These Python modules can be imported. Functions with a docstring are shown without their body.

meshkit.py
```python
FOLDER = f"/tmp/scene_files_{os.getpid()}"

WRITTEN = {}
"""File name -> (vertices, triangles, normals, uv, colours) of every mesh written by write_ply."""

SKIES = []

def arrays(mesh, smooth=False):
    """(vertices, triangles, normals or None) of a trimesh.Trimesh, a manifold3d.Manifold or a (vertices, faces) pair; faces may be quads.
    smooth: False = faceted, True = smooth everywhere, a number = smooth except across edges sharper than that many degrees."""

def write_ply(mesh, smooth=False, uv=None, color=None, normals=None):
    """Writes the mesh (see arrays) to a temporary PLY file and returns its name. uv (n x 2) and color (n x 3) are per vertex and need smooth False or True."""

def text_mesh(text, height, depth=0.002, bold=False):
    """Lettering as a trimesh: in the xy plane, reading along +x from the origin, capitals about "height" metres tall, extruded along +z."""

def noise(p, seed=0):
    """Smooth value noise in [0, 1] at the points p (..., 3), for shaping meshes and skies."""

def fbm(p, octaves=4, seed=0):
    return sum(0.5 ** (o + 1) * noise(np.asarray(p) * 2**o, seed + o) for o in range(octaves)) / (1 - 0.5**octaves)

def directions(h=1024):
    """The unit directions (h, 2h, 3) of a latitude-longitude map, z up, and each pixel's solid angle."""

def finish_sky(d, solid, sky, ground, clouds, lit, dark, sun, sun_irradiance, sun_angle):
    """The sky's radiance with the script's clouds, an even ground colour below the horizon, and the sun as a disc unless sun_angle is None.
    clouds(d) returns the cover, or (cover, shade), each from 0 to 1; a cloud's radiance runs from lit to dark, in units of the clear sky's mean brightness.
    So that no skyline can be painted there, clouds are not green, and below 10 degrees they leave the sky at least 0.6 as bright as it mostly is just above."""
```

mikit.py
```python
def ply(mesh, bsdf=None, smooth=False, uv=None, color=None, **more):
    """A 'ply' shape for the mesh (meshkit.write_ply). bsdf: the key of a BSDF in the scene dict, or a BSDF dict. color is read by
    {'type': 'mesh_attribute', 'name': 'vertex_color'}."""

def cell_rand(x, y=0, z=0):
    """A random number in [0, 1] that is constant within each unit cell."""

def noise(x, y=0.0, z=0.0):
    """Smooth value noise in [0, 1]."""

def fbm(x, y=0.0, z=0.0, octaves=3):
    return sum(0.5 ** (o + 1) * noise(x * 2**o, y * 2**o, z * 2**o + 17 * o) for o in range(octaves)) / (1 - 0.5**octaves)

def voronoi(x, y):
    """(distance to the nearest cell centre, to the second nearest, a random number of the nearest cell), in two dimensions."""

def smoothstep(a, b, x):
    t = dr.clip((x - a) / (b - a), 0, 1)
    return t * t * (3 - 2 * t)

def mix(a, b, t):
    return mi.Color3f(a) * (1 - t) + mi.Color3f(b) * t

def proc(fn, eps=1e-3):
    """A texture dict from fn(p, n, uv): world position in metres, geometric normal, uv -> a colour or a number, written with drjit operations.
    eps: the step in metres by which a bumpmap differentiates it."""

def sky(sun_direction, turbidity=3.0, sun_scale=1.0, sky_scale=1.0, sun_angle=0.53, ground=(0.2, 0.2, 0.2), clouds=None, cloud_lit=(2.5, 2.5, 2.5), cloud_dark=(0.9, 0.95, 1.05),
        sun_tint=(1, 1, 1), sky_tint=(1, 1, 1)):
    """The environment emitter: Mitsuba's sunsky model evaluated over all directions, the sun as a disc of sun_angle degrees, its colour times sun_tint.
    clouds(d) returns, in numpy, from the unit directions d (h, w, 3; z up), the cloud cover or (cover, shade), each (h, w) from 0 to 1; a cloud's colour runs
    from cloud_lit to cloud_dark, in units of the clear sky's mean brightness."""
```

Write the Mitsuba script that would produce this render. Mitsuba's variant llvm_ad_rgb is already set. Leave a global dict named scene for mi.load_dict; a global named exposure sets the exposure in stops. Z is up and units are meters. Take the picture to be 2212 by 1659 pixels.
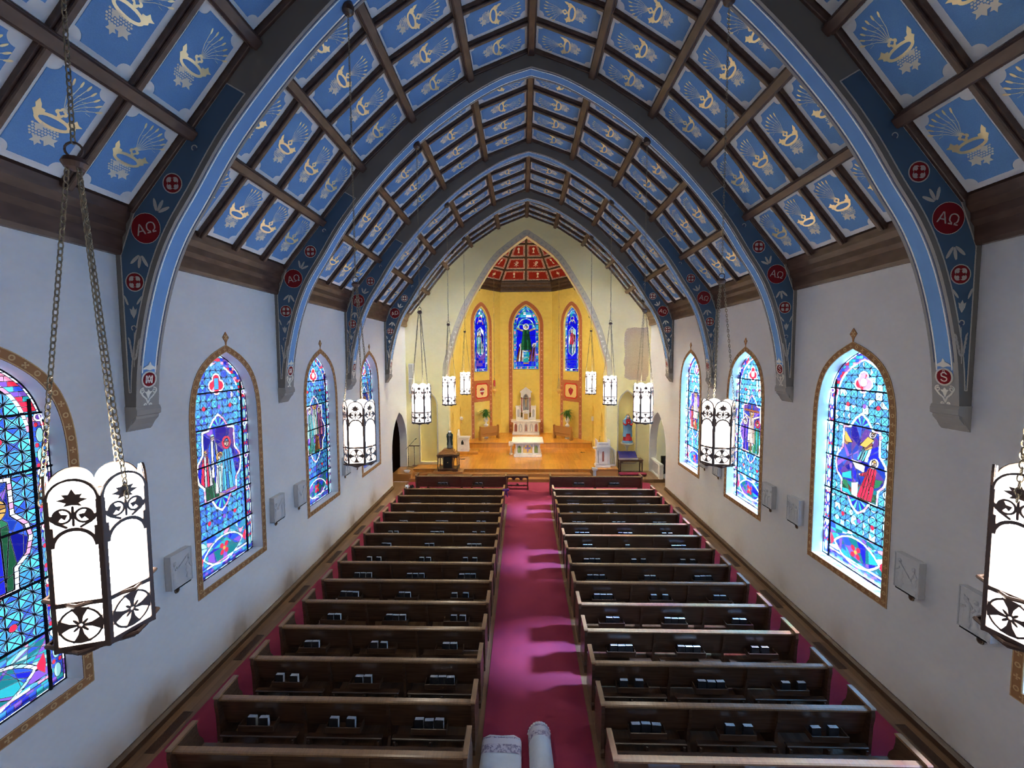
import math, random
import shapely, numpy as np, trimesh, drjit as dr, mitsuba as mi, mikit, meshkit, manifold3d
from shapely.geometry import Polygon, MultiPolygon, box as sbox, Point, LineString
from shapely import affinity, union_all
from mikit import noise as tnoise, fbm as tfbm, cell_rand, smoothstep, mix

# ------------------------------------------------------------------ camera, light levels
T = mi.ScalarTransform4f
scene, labels = {}, {}
F_PX, PITCH, YAW, ROLL = 913.18, 0.064057, -0.0263, -0.004386
EYE = np.array([-0.2227, 0.0, 6.4915])
_f = np.array([math.sin(YAW) * math.cos(PITCH), math.cos(YAW) * math.cos(PITCH), -math.sin(PITCH)])
_r = np.cross(_f, [0, 0, 1]); _r /= np.linalg.norm(_r); _u = np.cross(_r, _f)
_up = -math.sin(ROLL) * _r + math.cos(ROLL) * _u
scene['camera'] = {'type': 'perspective', 'fov': math.degrees(2 * math.atan(1106 / F_PX)), 'fov_axis': 'x', 'near_clip': 0.05, 'far_clip': 200.0,
                   'to_world': T().look_at(origin=EYE.tolist(), target=(EYE + _f).tolist(), up=_up.tolist())}
exposure = 1.5
LAMP = np.array([1.0, 0.93, 0.82]) * 8.0            # glass of the pendant lamps
WINDOW_LEFT, WINDOW_RIGHT, WINDOW_APSE = 0.33, 0.62, 0.40  # daylight behind the stained glass
FLOOD = np.array([1.0, 0.96, 0.76]) * 112.0          # floodlights behind the chancel arch
ARCH_FLOOD = np.array([1.0, 0.89, 0.60]) * 2300.0     # floodlights behind the farthest nave arch
SUN = np.array([math.cos(math.radians(40)), .02, math.sin(math.radians(40))])   # hazy sun beyond the pulpit-side windows
SIDE_ROOM_FILL = np.array([.85, .95, 1.0]) * 9.0  # added unseen light that brightens the side room
scene['sky'] = mikit.sky(SUN.tolist(), turbidity=4.0, sun_scale=20.0, sky_scale=0.03, sun_angle=7.0, ground=(.1, .1, .1), sun_tint=(.70, .95, 1.7))

# ------------------------------------------------------------------ materials
def rgb(*c): return {'type': 'rgb', 'value': [float(x) for x in c]}
def mat(name, color, rough=0.6, metal=0.0, spec=0.4, coat=0.0, sheen=0.0, bump=None, bscale=0.002):
    tex = mikit.proc(color) if callable(color) else rgb(*color)
    b = {'type': 'principled', 'base_color': tex, 'roughness': rough, 'metallic': metal, 'specular': spec}
    if coat: b['clearcoat'] = coat; b['clearcoat_gloss'] = 0.9
    if sheen: b['sheen'] = sheen
    if bump is not None: b = {'type': 'bumpmap', 'tex': mikit.proc(bump, 0.004), 'scale': bscale, 'b': b}
    scene['m_' + name] = {'type': 'twosided', 'inner': b}
def flat(name, color):
    scene['m_' + name] = {'type': 'twosided', 'inner': {'type': 'diffuse', 'reflectance': mikit.proc(color) if callable(color) else rgb(*color)}}

def c_plaster(p, n, uv):
    a = tfbm(p.x * 1.3, p.y * 1.3, p.z * 1.3); b = tfbm(p.x * 14, p.y * 14, p.z * 14, 2)
    c = mix((.64, .63, .605), (.74, .73, .705), a * .6 + b * .4)
    st = mi.Float(0)      # grime left on the wall above the floor registers
    for y in (6.9, 9.1, 11.2, 13.4, 15.5, 17.7):
        st = dr.maximum(st, dr.exp(-dr.square((p.y - y) / .42)) * dr.exp(-dr.square((p.z - .2) / .55)))
    st = st * (.35 + .9 * tfbm(p.y * 5, p.z * 3, 3.)) * dr.select(p.x < -6.0, 1., .45)
    return mix(c, (.34, .27, .20), dr.clip(st, 0, .75))
def c_chancel(p, n, uv):
    a = tfbm(p.x * 1.1, p.y * 1.1, p.z * 1.1); b = tfbm(p.x * 9, p.y * 9, p.z * 9, 2)
    return mix((.76, .68, .34), (.85, .77, .44), a * .6 + b * .4)
def c_apse(p, n, uv):
    a = tfbm(p.x * 1.7, p.y * 1.7, p.z * 1.7); b = tfbm(p.x * 6, p.y * 6, p.z * 6, 3)
    return mix((.67, .49, .085), (.85, .67, .185), a * .4 + b * .6)
def c_parquet(p, n, uv):
    bx, by = dr.floor(p.x / .9), dr.floor(p.y / .9)
    s = cell_rand(bx, by, 3)
    px = dr.floor(p.x / .085 + 31); r = cell_rand(px, dr.floor(p.y / 1.1 + cell_rand(px, 7, 1) * 5), 5)
    g = tfbm(p.x * 40, p.y * 3, 1., 2)
    c = mix((.26, .092, .012), (.48, .20, .030), r * .28 + s * .42 + g * .35)
    edge = dr.abs(p.x / .085 - dr.floor(p.x / .085) - .5) * 2
    return c * (1 - .22 * smoothstep(.9, .99, edge))
def c_nave_floor(p, n, uv):
    px = dr.floor(p.x / .11); r = cell_rand(px, dr.floor(p.y / 1.4 + cell_rand(px, 2, 9) * 4), 2)
    g = tfbm(p.x * 50, p.y * 3, 2., 2)
    return mix((.075, .04, .022), (.15, .085, .045), r * .6 + g * .4)
def c_carpet(p, n, uv):
    a = tfbm(p.x * 2, p.y * 2, 0.); b = tnoise(p.x * 160, p.y * 160, 0.)
    return mix((.135, .017, .038), (.20, .028, .055), a * .5 + b * .5)
def c_pew(p, n, uv):
    g = tfbm(p.x * 2.5, p.y * 30, p.z * 30, 3); h = tnoise(p.x * 6, p.y * 6, p.z * 60)
    return mix((.030, .016, .010), (.072, .040, .024), g * .7 + h * .3)
def c_cap(p, n, uv):
    g = tfbm(p.x * 3, p.y * 3, p.z * 30, 3) * .6 + tnoise(p.x * 60, p.y * 4, 0.) * .4
    return mix((.14, .075, .038), (.24, .14, .07), g)
def c_beam(p, n, uv):
    g = tfbm(p.x * 9, p.y * 4, p.z * 9, 3)
    return mix((.026, .014, .011), (.066, .038, .029), g)
def c_marble(p, n, uv):
    w = tfbm(p.x * 3, p.y * 3, p.z * 3, 4) * 5
    v = dr.abs(dr.sin(p.x * 5 + p.z * 7 + p.y * 3 + w * 2.2))
    return mix((.80, .78, .74), (.48, .46, .45), smoothstep(.14, .0, v) * .7)
def c_bluepaint(p, n, uv):
    a = tfbm(p.x * 2.2, p.y * 2.2, p.z * 2.2); b = tnoise(p.x * 90, p.y * 90, p.z * 90)
    return mix((.095, .215, .44), (.145, .285, .53), a * .55 + b * .45)
mat('plaster', c_plaster, .9, spec=.2)
mat('chancel', c_chancel, .85, spec=.25)
mat('apse', c_apse, .8, spec=.25)
mat('parquet', c_parquet, .16, spec=.5, coat=.5)
mat('nave_floor', c_nave_floor, .35, spec=.45)
mat('carpet', c_carpet, .95, spec=.1)
mat('pew', c_pew, .3, spec=.5)
mat('cap', c_cap, .28, spec=.55)
mat('beam', c_beam, .45, spec=.4)
mat('marble', c_marble, .25, spec=.5)
flat('blue', c_bluepaint)
flat('border', (.66, .655, .64))
mat('gold', (.92, .74, .40), .35, metal=.35, spec=.5)
flat('gold_pale', (.70, .64, .52))
flat('arch_gray', (.235, .225, .215))
flat('arch_blue', (.13, .26, .50))
flat('arch_navy', (.048, .086, .148))
flat('arch_face_shaded', (.125, .12, .115))  # arch grey darkened, with the shade of the near face painted in
flat('crimson', (.14, .014, .018))
flat('rose', (.55, .30, .24))
flat('cream', (.78, .74, .64))
flat('line_bright', (.93, .90, .82))
flat('taupe', (.36, .34, .315))
flat('line_dark', (.05, .07, .13))
mat('bronze', (.075, .045, .036), .45, metal=.3, spec=.4)
mat('chain', (.24, .20, .14), .5, metal=.8)
flat('lead', (.012, .012, .016))
flat('trim_brown', (.23, .115, .055))
flat('trim_tan', (.42, .29, .155))
mat('wood_mid', (.26, .115, .038), .3, spec=.5)
mat('wood_dark', (.045, .022, .013), .35, spec=.45)
flat('page', (.88, .89, .90))
mat('cover', (.012, .012, .014), .5)
flat('white', (.78, .78, .77))
flat('gray', (.36, .37, .38))
flat('stone_gray', (.45, .455, .47))
flat('black', (.012, .012, .013))
flat('red_paint', (.42, .035, .028))
flat('coffer_red', (.25, .024, .018))
flat('apse_rose', (.36, .125, .055))
flat('yellow_paint', (.86, .66, .28))
flat('band_gray', (.50, .46, .34))
flat('leaf', (.05, .14, .03))
flat('leaf_dark', (.025, .075, .02))
mat('brass', (.75, .53, .2), .25, metal=.85)
flat('brick', (.47, .36, .26)); flat('mortar', (.56, .48, .37))
flat('skin', (.62, .42, .32)); flat('robe_blue', (.10, .20, .33)); flat('robe_red', (.30, .03, .04)); flat('robe_dark', (.011, .019, .021)); flat('robe_gray', (.10, .12, .125))
mat('blue_cup', (.03, .05, .42), .2, spec=.5)
flat('rug', (.60, .63, .66)); flat('rug_band', (.30, .27, .33)); flat('rug_lace', (.55, .52, .56))
flat('purple', (.10, .035, .14))
mat('steel', (.45, .46, .48), .35, metal=.6)

# ------------------------------------------------------------------ helpers
ID = np.eye(4)
def ply(mesh, m, smooth=False, **k): return mikit.ply(mesh, 'm_' + m if m else None, smooth, **k)
used = {}
def numbered(key):
    n = used.get(key, 0); used[key] = n + 1
    return key if n == 0 else f'{key}_{n:03d}'
def put(key, shape, M=None):
    """One entry of the scene under a free key."""
    key = numbered(key)
    d = dict(shape)
    if M is not None: d['to_world'] = T(np.asarray(M, float).tolist())
    scene[key] = d
    return key
def mesh(key, m_, mt, smooth=False, M=None, **k): return put(key, ply(m_, mt, smooth, **k), M)
def tag(key, label=None, cat=None, group=None, kind=None):
    d = {}
    if label: d['label'] = label
    if cat: d['category'] = cat
    if group: d['group'] = group
    if kind: d['kind'] = kind
    labels[key] = d
    return key
def thing(key, label, cat, group=None):
    return tag(numbered(key), label, cat, group)
def structure(key, label=None): return tag(key, label, None, None, 'structure')
def mv(x=0, y=0, z=0, rz=0, s=1):
    M = np.eye(4); c, q = math.cos(rz), math.sin(rz)
    M[:3, :3] = np.array([[c, -q, 0], [q, c, 0], [0, 0, 1]]) @ np.diag(np.broadcast_to(s, 3)); M[:3, 3] = [x, y, z]
    return M
def frame(o, ax, ay, az=None):
    ax, ay = np.asarray(ax, float), np.asarray(ay, float)
    az = np.cross(ax, ay) if az is None else np.asarray(az, float)
    M = np.eye(4); M[:3, 0], M[:3, 1], M[:3, 2], M[:3, 3] = ax, ay, az, o
    return M
def cat(ms): return trimesh.util.concatenate([m for m in ms if m is not None])
def tm(m, M):
    m = m.copy(); m.apply_transform(M); return m
def bx(x0, x1, y0, y1, z0, z1, ch=0.0):
    if ch <= 0:
        m = trimesh.creation.box([x1 - x0, y1 - y0, z1 - z0])
    else:
        P = []
        h = np.array([x1 - x0, y1 - y0, z1 - z0]) / 2
        for sx in (-1, 1):
            for sy in (-1, 1):
                for sz in (-1, 1):
                    s = np.array([sx, sy, sz])
                    for k in range(3):
                        q = h - ch; q[k] = h[k]; P.append(s * q)
        m = trimesh.convex.convex_hull(np.array(P))
    m.apply_translation([(x0 + x1) / 2, (y0 + y1) / 2, (z0 + z1) / 2]); return m
def polys(g):
    if g.is_empty: return []
    if g.geom_type == 'Polygon': return [g]
    return [p for p in getattr(g, 'geoms', []) if p.geom_type == 'Polygon' and p.area > 1e-9]
def ext(g, d, z=0.0):
    """Extrudes a shapely shape from z to z + d."""
    out = [trimesh.creation.extrude_polygon(p, d, engine='earcut') for p in polys(g)]
    if not out: return None
    m = cat(out); m.apply_translation([0, 0, z]); return m
def sheet(plist, z=0.0):
    """Flat faces (normal +z) of a list of polygons as one mesh."""
    V, Fc, n = [], [], 0
    for p in plist:
        for q in polys(p):
            v, f = trimesh.creation.triangulate_polygon(q, engine='earcut')
            v = np.asarray(v)[:, :2]; f = np.asarray(f)
            a = np.cross(v[f[:, 1]] - v[f[:, 0]], v[f[:, 2]] - v[f[:, 0]])
            f = np.where((a < 0)[:, None], f[:, ::-1], f)
            V.append(np.column_stack([v, np.full(len(v), z)])); Fc.append(f + n); n += len(v)
    if not V: return None
    return trimesh.Trimesh(np.vstack(V), np.vstack(Fc), process=False)
def lathe(prof, n=24):
    return trimesh.creation.revolve(np.array(prof, float), sections=n)
def tube(pts, r, n=8, closed=False):
    pts = np.asarray(pts, float); k = len(pts)
    t = (np.roll(pts, -1, 0) - np.roll(pts, 1, 0)) if closed else np.gradient(pts, axis=0)
    t /= np.linalg.norm(t, axis=1, keepdims=True) + 1e-12
    a = np.cross(t, [0.0131, 0.217, 0.976]); bad = np.linalg.norm(a, axis=1) < .05; a[bad] = np.cross(t[bad], [1., 0, 0])
    a /= np.linalg.norm(a, axis=1, keepdims=True); b = np.cross(t, a)
    ang = np.arange(n) * 2 * np.pi / n
    rr = np.broadcast_to(np.asarray(r, float), (k,))
    v = pts[:, None] + rr[:, None, None] * (np.cos(ang)[None, :, None] * a[:, None] + np.sin(ang)[None, :, None] * b[:, None])
    f = []
    for i in range(k if closed else k - 1):
        i2 = (i + 1) % k
        for j in range(n):
            j2 = (j + 1) % n
            f += [[i * n + j, i * n + j2, i2 * n + j2], [i * n + j, i2 * n + j2, i2 * n + j]]
    v = v.reshape(-1, 3)
    if not closed:
        c0, c1 = len(v), len(v) + 1
        v = np.vstack([v, pts[0], pts[-1]])
        for j in range(n):
            f += [[c0, (j + 1) % n, j], [c1, (k - 1) * n + j, (k - 1) * n + (j + 1) % n]]
    return trimesh.Trimesh(v, np.array(f), process=False)
def ball(r, c=(0, 0, 0), s=(1, 1, 1), sub=2):
    m = trimesh.creation.icosphere(subdivisions=sub, radius=r); m.apply_scale(s); m.apply_translation(c); return m
def disc(r, n=28): return Polygon([(r * math.cos(a), r * math.sin(a)) for a in np.arange(n) * 2 * np.pi / n])
def ring(r0, r1, n=28): return disc(r1, n).difference(disc(r0, n))
def ell(cx, cy, a, b, rot=0, n=20): return affinity.translate(affinity.rotate(Polygon([(a * math.cos(t), b * math.sin(t)) for t in np.arange(n) * 2 * np.pi / n]), rot, origin=(0, 0)), cx, cy)
def at2(g, x=0, y=0, rot=0, s=1): return affinity.translate(affinity.rotate(affinity.scale(g, s, s, origin=(0, 0)), rot, origin=(0, 0)), x, y)
def spline(pts, n=8):
    """Catmull-Rom through 2-D points."""
    P = np.asarray(pts, float); P = np.vstack([2 * P[0] - P[1], P, 2 * P[-1] - P[-2]]); out = []
    for i in range(1, len(P) - 2):
        for t in np.arange(n) / n:
            a, b, c, d = P[i - 1:i + 3]
            out.append(.5 * (2 * b + (c - a) * t + (2 * a - 5 * b + 4 * c - d) * t * t + (3 * b - a - 3 * c + d) * t ** 3))
    out.append(P[-2]); return np.array(out)
def quatrefoil(r): return union_all([Point(x, y).buffer(r * .42, 5) for x, y in ((r * .5, 0), (-r * .5, 0), (0, r * .5), (0, -r * .5))] + [sbox(-r * .4, -r * .4, r * .4, r * .4)])
def cross_pattee(r):
    arm = Polygon([(-.08 * r, 0), (.08 * r, 0), (.36 * r, r), (-.36 * r, r)])
    return union_all([affinity.rotate(arm, a, origin=(0, 0)) for a in (0, 90, 180, 270)])
def text2(t, h):
    """Lettering as a shapely shape centred on the origin."""
    m = meshkit.text_mesh(t, h, 0.001)
    sec = m.section(plane_origin=[0, 0, .0005], plane_normal=[0, 0, 1])
    g = union_all([Polygon(l[:, :2]) for l in []]) if sec is None else None
    loops = [Polygon(np.asarray(d)[:, :2]).buffer(0) for d in sec.discrete]
    loops.sort(key=lambda q: -q.area); g = Polygon()
    for q in loops: g = g.symmetric_difference(q)
    x0, y0, x1, y1 = g.bounds
    return affinity.translate(g, -(x0 + x1) / 2, -(y0 + y1) / 2).simplify(h * .01)
def emitter(L, w): return {'type': 'area', 'radiance': rgb(*L), 'sampling_weight': float(w)}
# ------------------------------------------------------------------ the building: measures
W, WT = 6.7, 0.4
ARCH = [6.68, 10.99, 15.30, 19.69]; AT = 0.43
YC = 23.2
BAYS = [(2.80, ARCH[0]), (ARCH[0] + AT, ARCH[1]), (ARCH[1] + AT, ARCH[2]), (ARCH[2] + AT, ARCH[3]), (ARCH[3] + AT, YC)]
CEIL = [(0, 14.12), (1.57, 13.52), (3.06, 12.56), (4.37, 11.36), (5.45, 10.03), (6.43, 8.83)]
INNER = [(0, 13.69), (.78, 13.45), (1.68, 12.97), (2.60, 12.33), (3.52, 11.50), (4.30, 10.655), (4.915, 9.88), (5.415, 9.10), (5.73, 8.62), (5.95, 8.2), (6.12, 7.77), (6.27, 7.27), (6.395, 6.73), (6.472, 6.25), (6.52, 5.68)]
WIN_Y = [4.78, 9.08, 13.375, 17.68]
def side(s): return frame((-W, 0, 0), (0, 1, 0), (0, 0, 1)) if s < 0 else frame((W, 0, 0), (0, -1, 0), (0, 0, 1))
def U(s, y): return y if s < 0 else -y
def mirror_half(h): return [(-x, z) for x, z in h[::-1]] + [(x, z) for x, z in h[1:]]

# window opening: half-width as a function of height
OPEN = spline([(.985, 4.9), (.975, 5.3), (.925, 5.66), (.82, 5.98), (.66, 6.22), (.42, 6.42), (.2, 6.54), (0, 6.63)], 4)
OPENING = Polygon([(-.985, 1.8)] + [(-x, z) for x, z in OPEN] + [(x, z) for x, z in OPEN[::-1][1:]] + [(.985, 1.8)])
def pointed(w, z0, zs, zt, n=14):
    """Two-centred pointed arch outline: half-width w, springing zs, apex zt."""
    h = zt - zs; c = (h * h - w * w) / (2 * w); R = w + c
    a1 = math.atan2(h, c)
    arc = [(R * math.cos(a) - c, zs + R * math.sin(a)) for a in np.linspace(0, a1, n)]
    return Polygon([(-w, z0)] + [(-x, z) for x, z in arc] + [(x, z) for x, z in arc[::-1][1:]] + [(w, z0)])

# ------------------------------------------------------------------ floor
structure('floor')
mesh('floor', bx(-W - .4, W + .4, -1.2, 21.6, -.3, 0), 'nave_floor')
def planks(x0, x1, y0, y1, z, h, key, w=.16, m='wood_mid'):
    """A solid step or platform."""
    mesh(key, bx(x0, x1, y0, y1, z - h, z - .03), m)
    mesh(key, bx(x0, x1, y0 - .025, y1, z - .03, z, .006), m)
structure('floor_sanctuary', 'polished honey-coloured parquet floor of the sanctuary')
g = Polygon([(-6.15, 22.30), (3.33, 22.30), (3.33, 23.1), (4.345, 23.1), (4.345, 28.06), (1.9, 31.3), (-1.9, 31.3), (-4.345, 28.06), (-4.345, 23.72), (-6.15, 23.72)])
mesh('floor_sanctuary', cat([ext(g, .5)]), 'parquet')
g2 = Polygon([(-3.78, 27.6), (4.25, 27.6), (4.345, 28.06), (1.9, 31.3), (-1.9, 31.3), (-4.345, 28.06), (-3.98, 27.6)])
mesh('floor_sanctuary__upper_platform', ext(g2, .33, .5), 'parquet')
mesh('floor_sanctuary__nosing', bx(-3.8, 4.26, 27.56, 27.63, .80, .834, .008), 'wood_mid')
mesh('floor_sanctuary__nosing', bx(-4.9, 3.33, 22.265, 22.34, .47, .504, .008), 'wood_mid')
mesh('floor_sanctuary__nosing', bx(-6.15, -4.9, 22.265, 22.34, .47, .504, .008), 'wood_mid')
mesh('floor_sanctuary__step', bx(-6.15, 3.33, 21.92, 22.32, 0, .33, .01), 'wood_mid')
mesh('floor_sanctuary__step', bx(-6.2, 3.33, 21.53, 21.94, 0, .17, .01), 'wood_mid')
mesh('floor_sanctuary__shrine_ledge', bx(-4.95, -3.4, 21.70, 22.33, .33, .505, .01), 'wood_mid')
mesh('floor_sanctuary__pulpit_platform', bx(3.33, 4.83, 22.33, 23.1, 0, .50, .012), 'wood_mid')
mesh('floor_sanctuary__pulpit_platform', bx(3.30, 4.86, 22.31, 23.1, .47, .505, .008), 'parquet')
mesh('floor_sanctuary__side_floor', bx(4.83, 7.1, 21.58, 23.4, 0, .17, .01), 'nave_floor')
mesh('floor_sanctuary__side_floor', bx(-7.1, -6.1, 21.6, 23.5, 0, .40, .01), 'wood_mid')
mesh('floor_sanctuary__chair_platform', bx(-4.3, -3.0, 25.62, 26.5, .5, .67, .012), 'parquet')
# floor registers set in the sanctuary floor
for x, y in ((3.35, 26.2), (-3.95, 24.4)):
    mesh('floor_sanctuary__floor_grille', bx(x, x + .3, y, y + .12, .5, .504), 'black')
# ------------------------------------------------------------------ carpet
g = union_all([sbox(-.93, 3.6, .93, 21.52), sbox(-6.05, 18.30, 6.05, 21.52), sbox(-6.22, 3.6, -5.34, 18.6), sbox(5.34, 3.6, 6.22, 21.52), sbox(-6.15, 18.3, -5.34, 21.5)])
tag(mesh('carpet', ext(g, .012), 'carpet'), 'crimson carpet running up the centre aisle, round the pews and along both walls', 'carpet')
# ------------------------------------------------------------------ side walls
DOOR = affinity.translate(pointed(1.32, 0, 1.75, 3.62), 21.8, 0)
for s, nm in ((-1, 'left'), (1, 'right')):
    k = structure('wall_' + nm); numbered(k)
    g = sbox(-1.2, 0, YC, 8.95)
    for y in WIN_Y: g = g.difference(affinity.translate(OPENING, y, 0))
    g = g.difference(DOOR)
    if s > 0: g = affinity.scale(g, -1, 1, origin=(0, 0))
    scene[k] = ply(tm(ext(g, WT, -WT), side(s)), 'plaster')
    # skirting, wooden strip with floor registers
    for y0, y1 in ((2.8, 8.0), (8.0, 14.0), (14.0, 20.4)):
        prof = Polygon([(0, 0), (.075, 0), (.075, .10), (.04, .135), (.025, .15), (0, .15)])
        m = ext(prof, y1 - y0)
        M = frame((-W, y1, 0), (1, 0, 0), (0, 0, 1)) if s < 0 else frame((W, y0, 0), (-1, 0, 0), (0, 0, 1))
        mesh(f'wall_{nm}__skirting', tm(m, M), 'wood_dark')
    for y0, y1 in BAYS:
        prof = Polygon([(0, 8.14), (.09, 8.14), (.12, 8.2), (.13, 8.42), (.19, 8.5), (.20, 8.62), (.27, 8.72), (.30, 8.86), (.25, 8.95), (0, 8.95)])
        m = ext(prof, y1 - y0)
        M = frame((-W, y1, 0), (1, 0, 0), (0, 0, 1)) if s < 0 else frame((W, y0, 0), (-1, 0, 0), (0, 0, 1))
        mesh(f'wall_{nm}__cornice', tm(m, M), 'beam')
structure('wall_back'); mesh('wall_back', bx(-7.1, 7.1, -1.4, -1.2, 0, 15), 'plaster')

# ------------------------------------------------------------------ ceiling
shell = [(-6.75, 8.5)] + [(-x * 1.012, z + .10) for x, z in CEIL[::-1]] + [(x * 1.012, z + .10) for x, z in CEIL[1:]] + [(6.75, 8.5)]
outer = [(x * 1.02, z + .25) for x, z in shell][::-1]
structure('ceiling'); numbered('ceiling')
scene['ceiling'] = ply(tm(ext(Polygon(shell + outer), YC + 1.3), frame((0, YC + .05, 0), (1, 0, 0), (0, 0, 1))), 'beam')
def motif():
    def stroke(pts, w): return LineString(pts).buffer(w / 2, 2)
    crown, pale = [], []
    crown.append(ell(0, 0, .205, .092).difference(ell(0, 0, .160, .050)))
    crown.append(ell(0, .035, .222, .10).difference(ell(0, .03, .208, .088)).intersection(sbox(-.3, -.2, .3, .06)))
    crown.append(at2(quatrefoil(.075).difference(quatrefoil(.032)), .02, .155))
    crown.append(Polygon([(-.205, .0), (-.245, .05), (-.225, .085), (-.25, .13), (-.235, .20), (-.19, .145), (-.175, .105), (-.13, .10), (-.125, .06)]))
    crown.append(Polygon([(.205, .0), (.245, .03), (.235, .06), (.295, .10), (.24, .115), (.20, .155), (.175, .105), (.13, .10), (.13, .06)]))
    rs = random.Random(4)
    for i in range(9):
        for j in range(5):
            x, y = -.17 + i * .034 + (j % 2) * .017, -.10 - j * .033
            if (x + .03) ** 2 / .032 + (y + .16) ** 2 / .011 < 1: pale.append(Point(x, y).buffer(.014, 2))
    leaf = Polygon([(0, 0), (.05, -.03), (.11, -.02), (.085, -.07), (.12, -.12), (.05, -.11), (.015, -.16), (-.015, -.10), (-.07, -.10), (-.04, -.05)])
    pale += [at2(leaf, .04, -.16), at2(leaf, -.14, -.10, 60, .7), at2(leaf, -.02, -.23, -50, .75)]
    ears, lines = [], []
    for i, a in enumerate((-12, 0, 11, 22, 33, 44, 55)):
        r = .43 - .012 * abs(i - 2); t = math.radians(90 - a); b = (.03, .17)
        e = (b[0] + r * math.cos(t), b[1] + r * math.sin(t))
        lines.append(stroke([b, (b[0] + .5 * r * math.cos(t + .12), b[1] + .5 * r * math.sin(t + .12)), e], .007))
        ears.append(ell(e[0], e[1], .045, .013, 90 - a, 8))
        lines.append(stroke([(b[0] + .6 * r * math.cos(t - .02), b[1] + .6 * r * math.sin(t - .02)), (b[0] + .72 * r * math.cos(t - .16), b[1] + .72 * r * math.sin(t - .16))], .005))
    return union_all(crown + ears), union_all(pale + lines)
MOT_G, MOT_P = motif()
def inset_field(w, h, b=.085, r=.105):
    g = sbox(-w / 2 + b, -h / 2 + b, w / 2 - b, h / 2 - b)
    return g.difference(union_all([Point(x * (w / 2 - b - .01), y * (h / 2 - b - .01)).buffer(r, 5) for x in (-1, 1) for y in (-1, 1)]))
cache = {}
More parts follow.
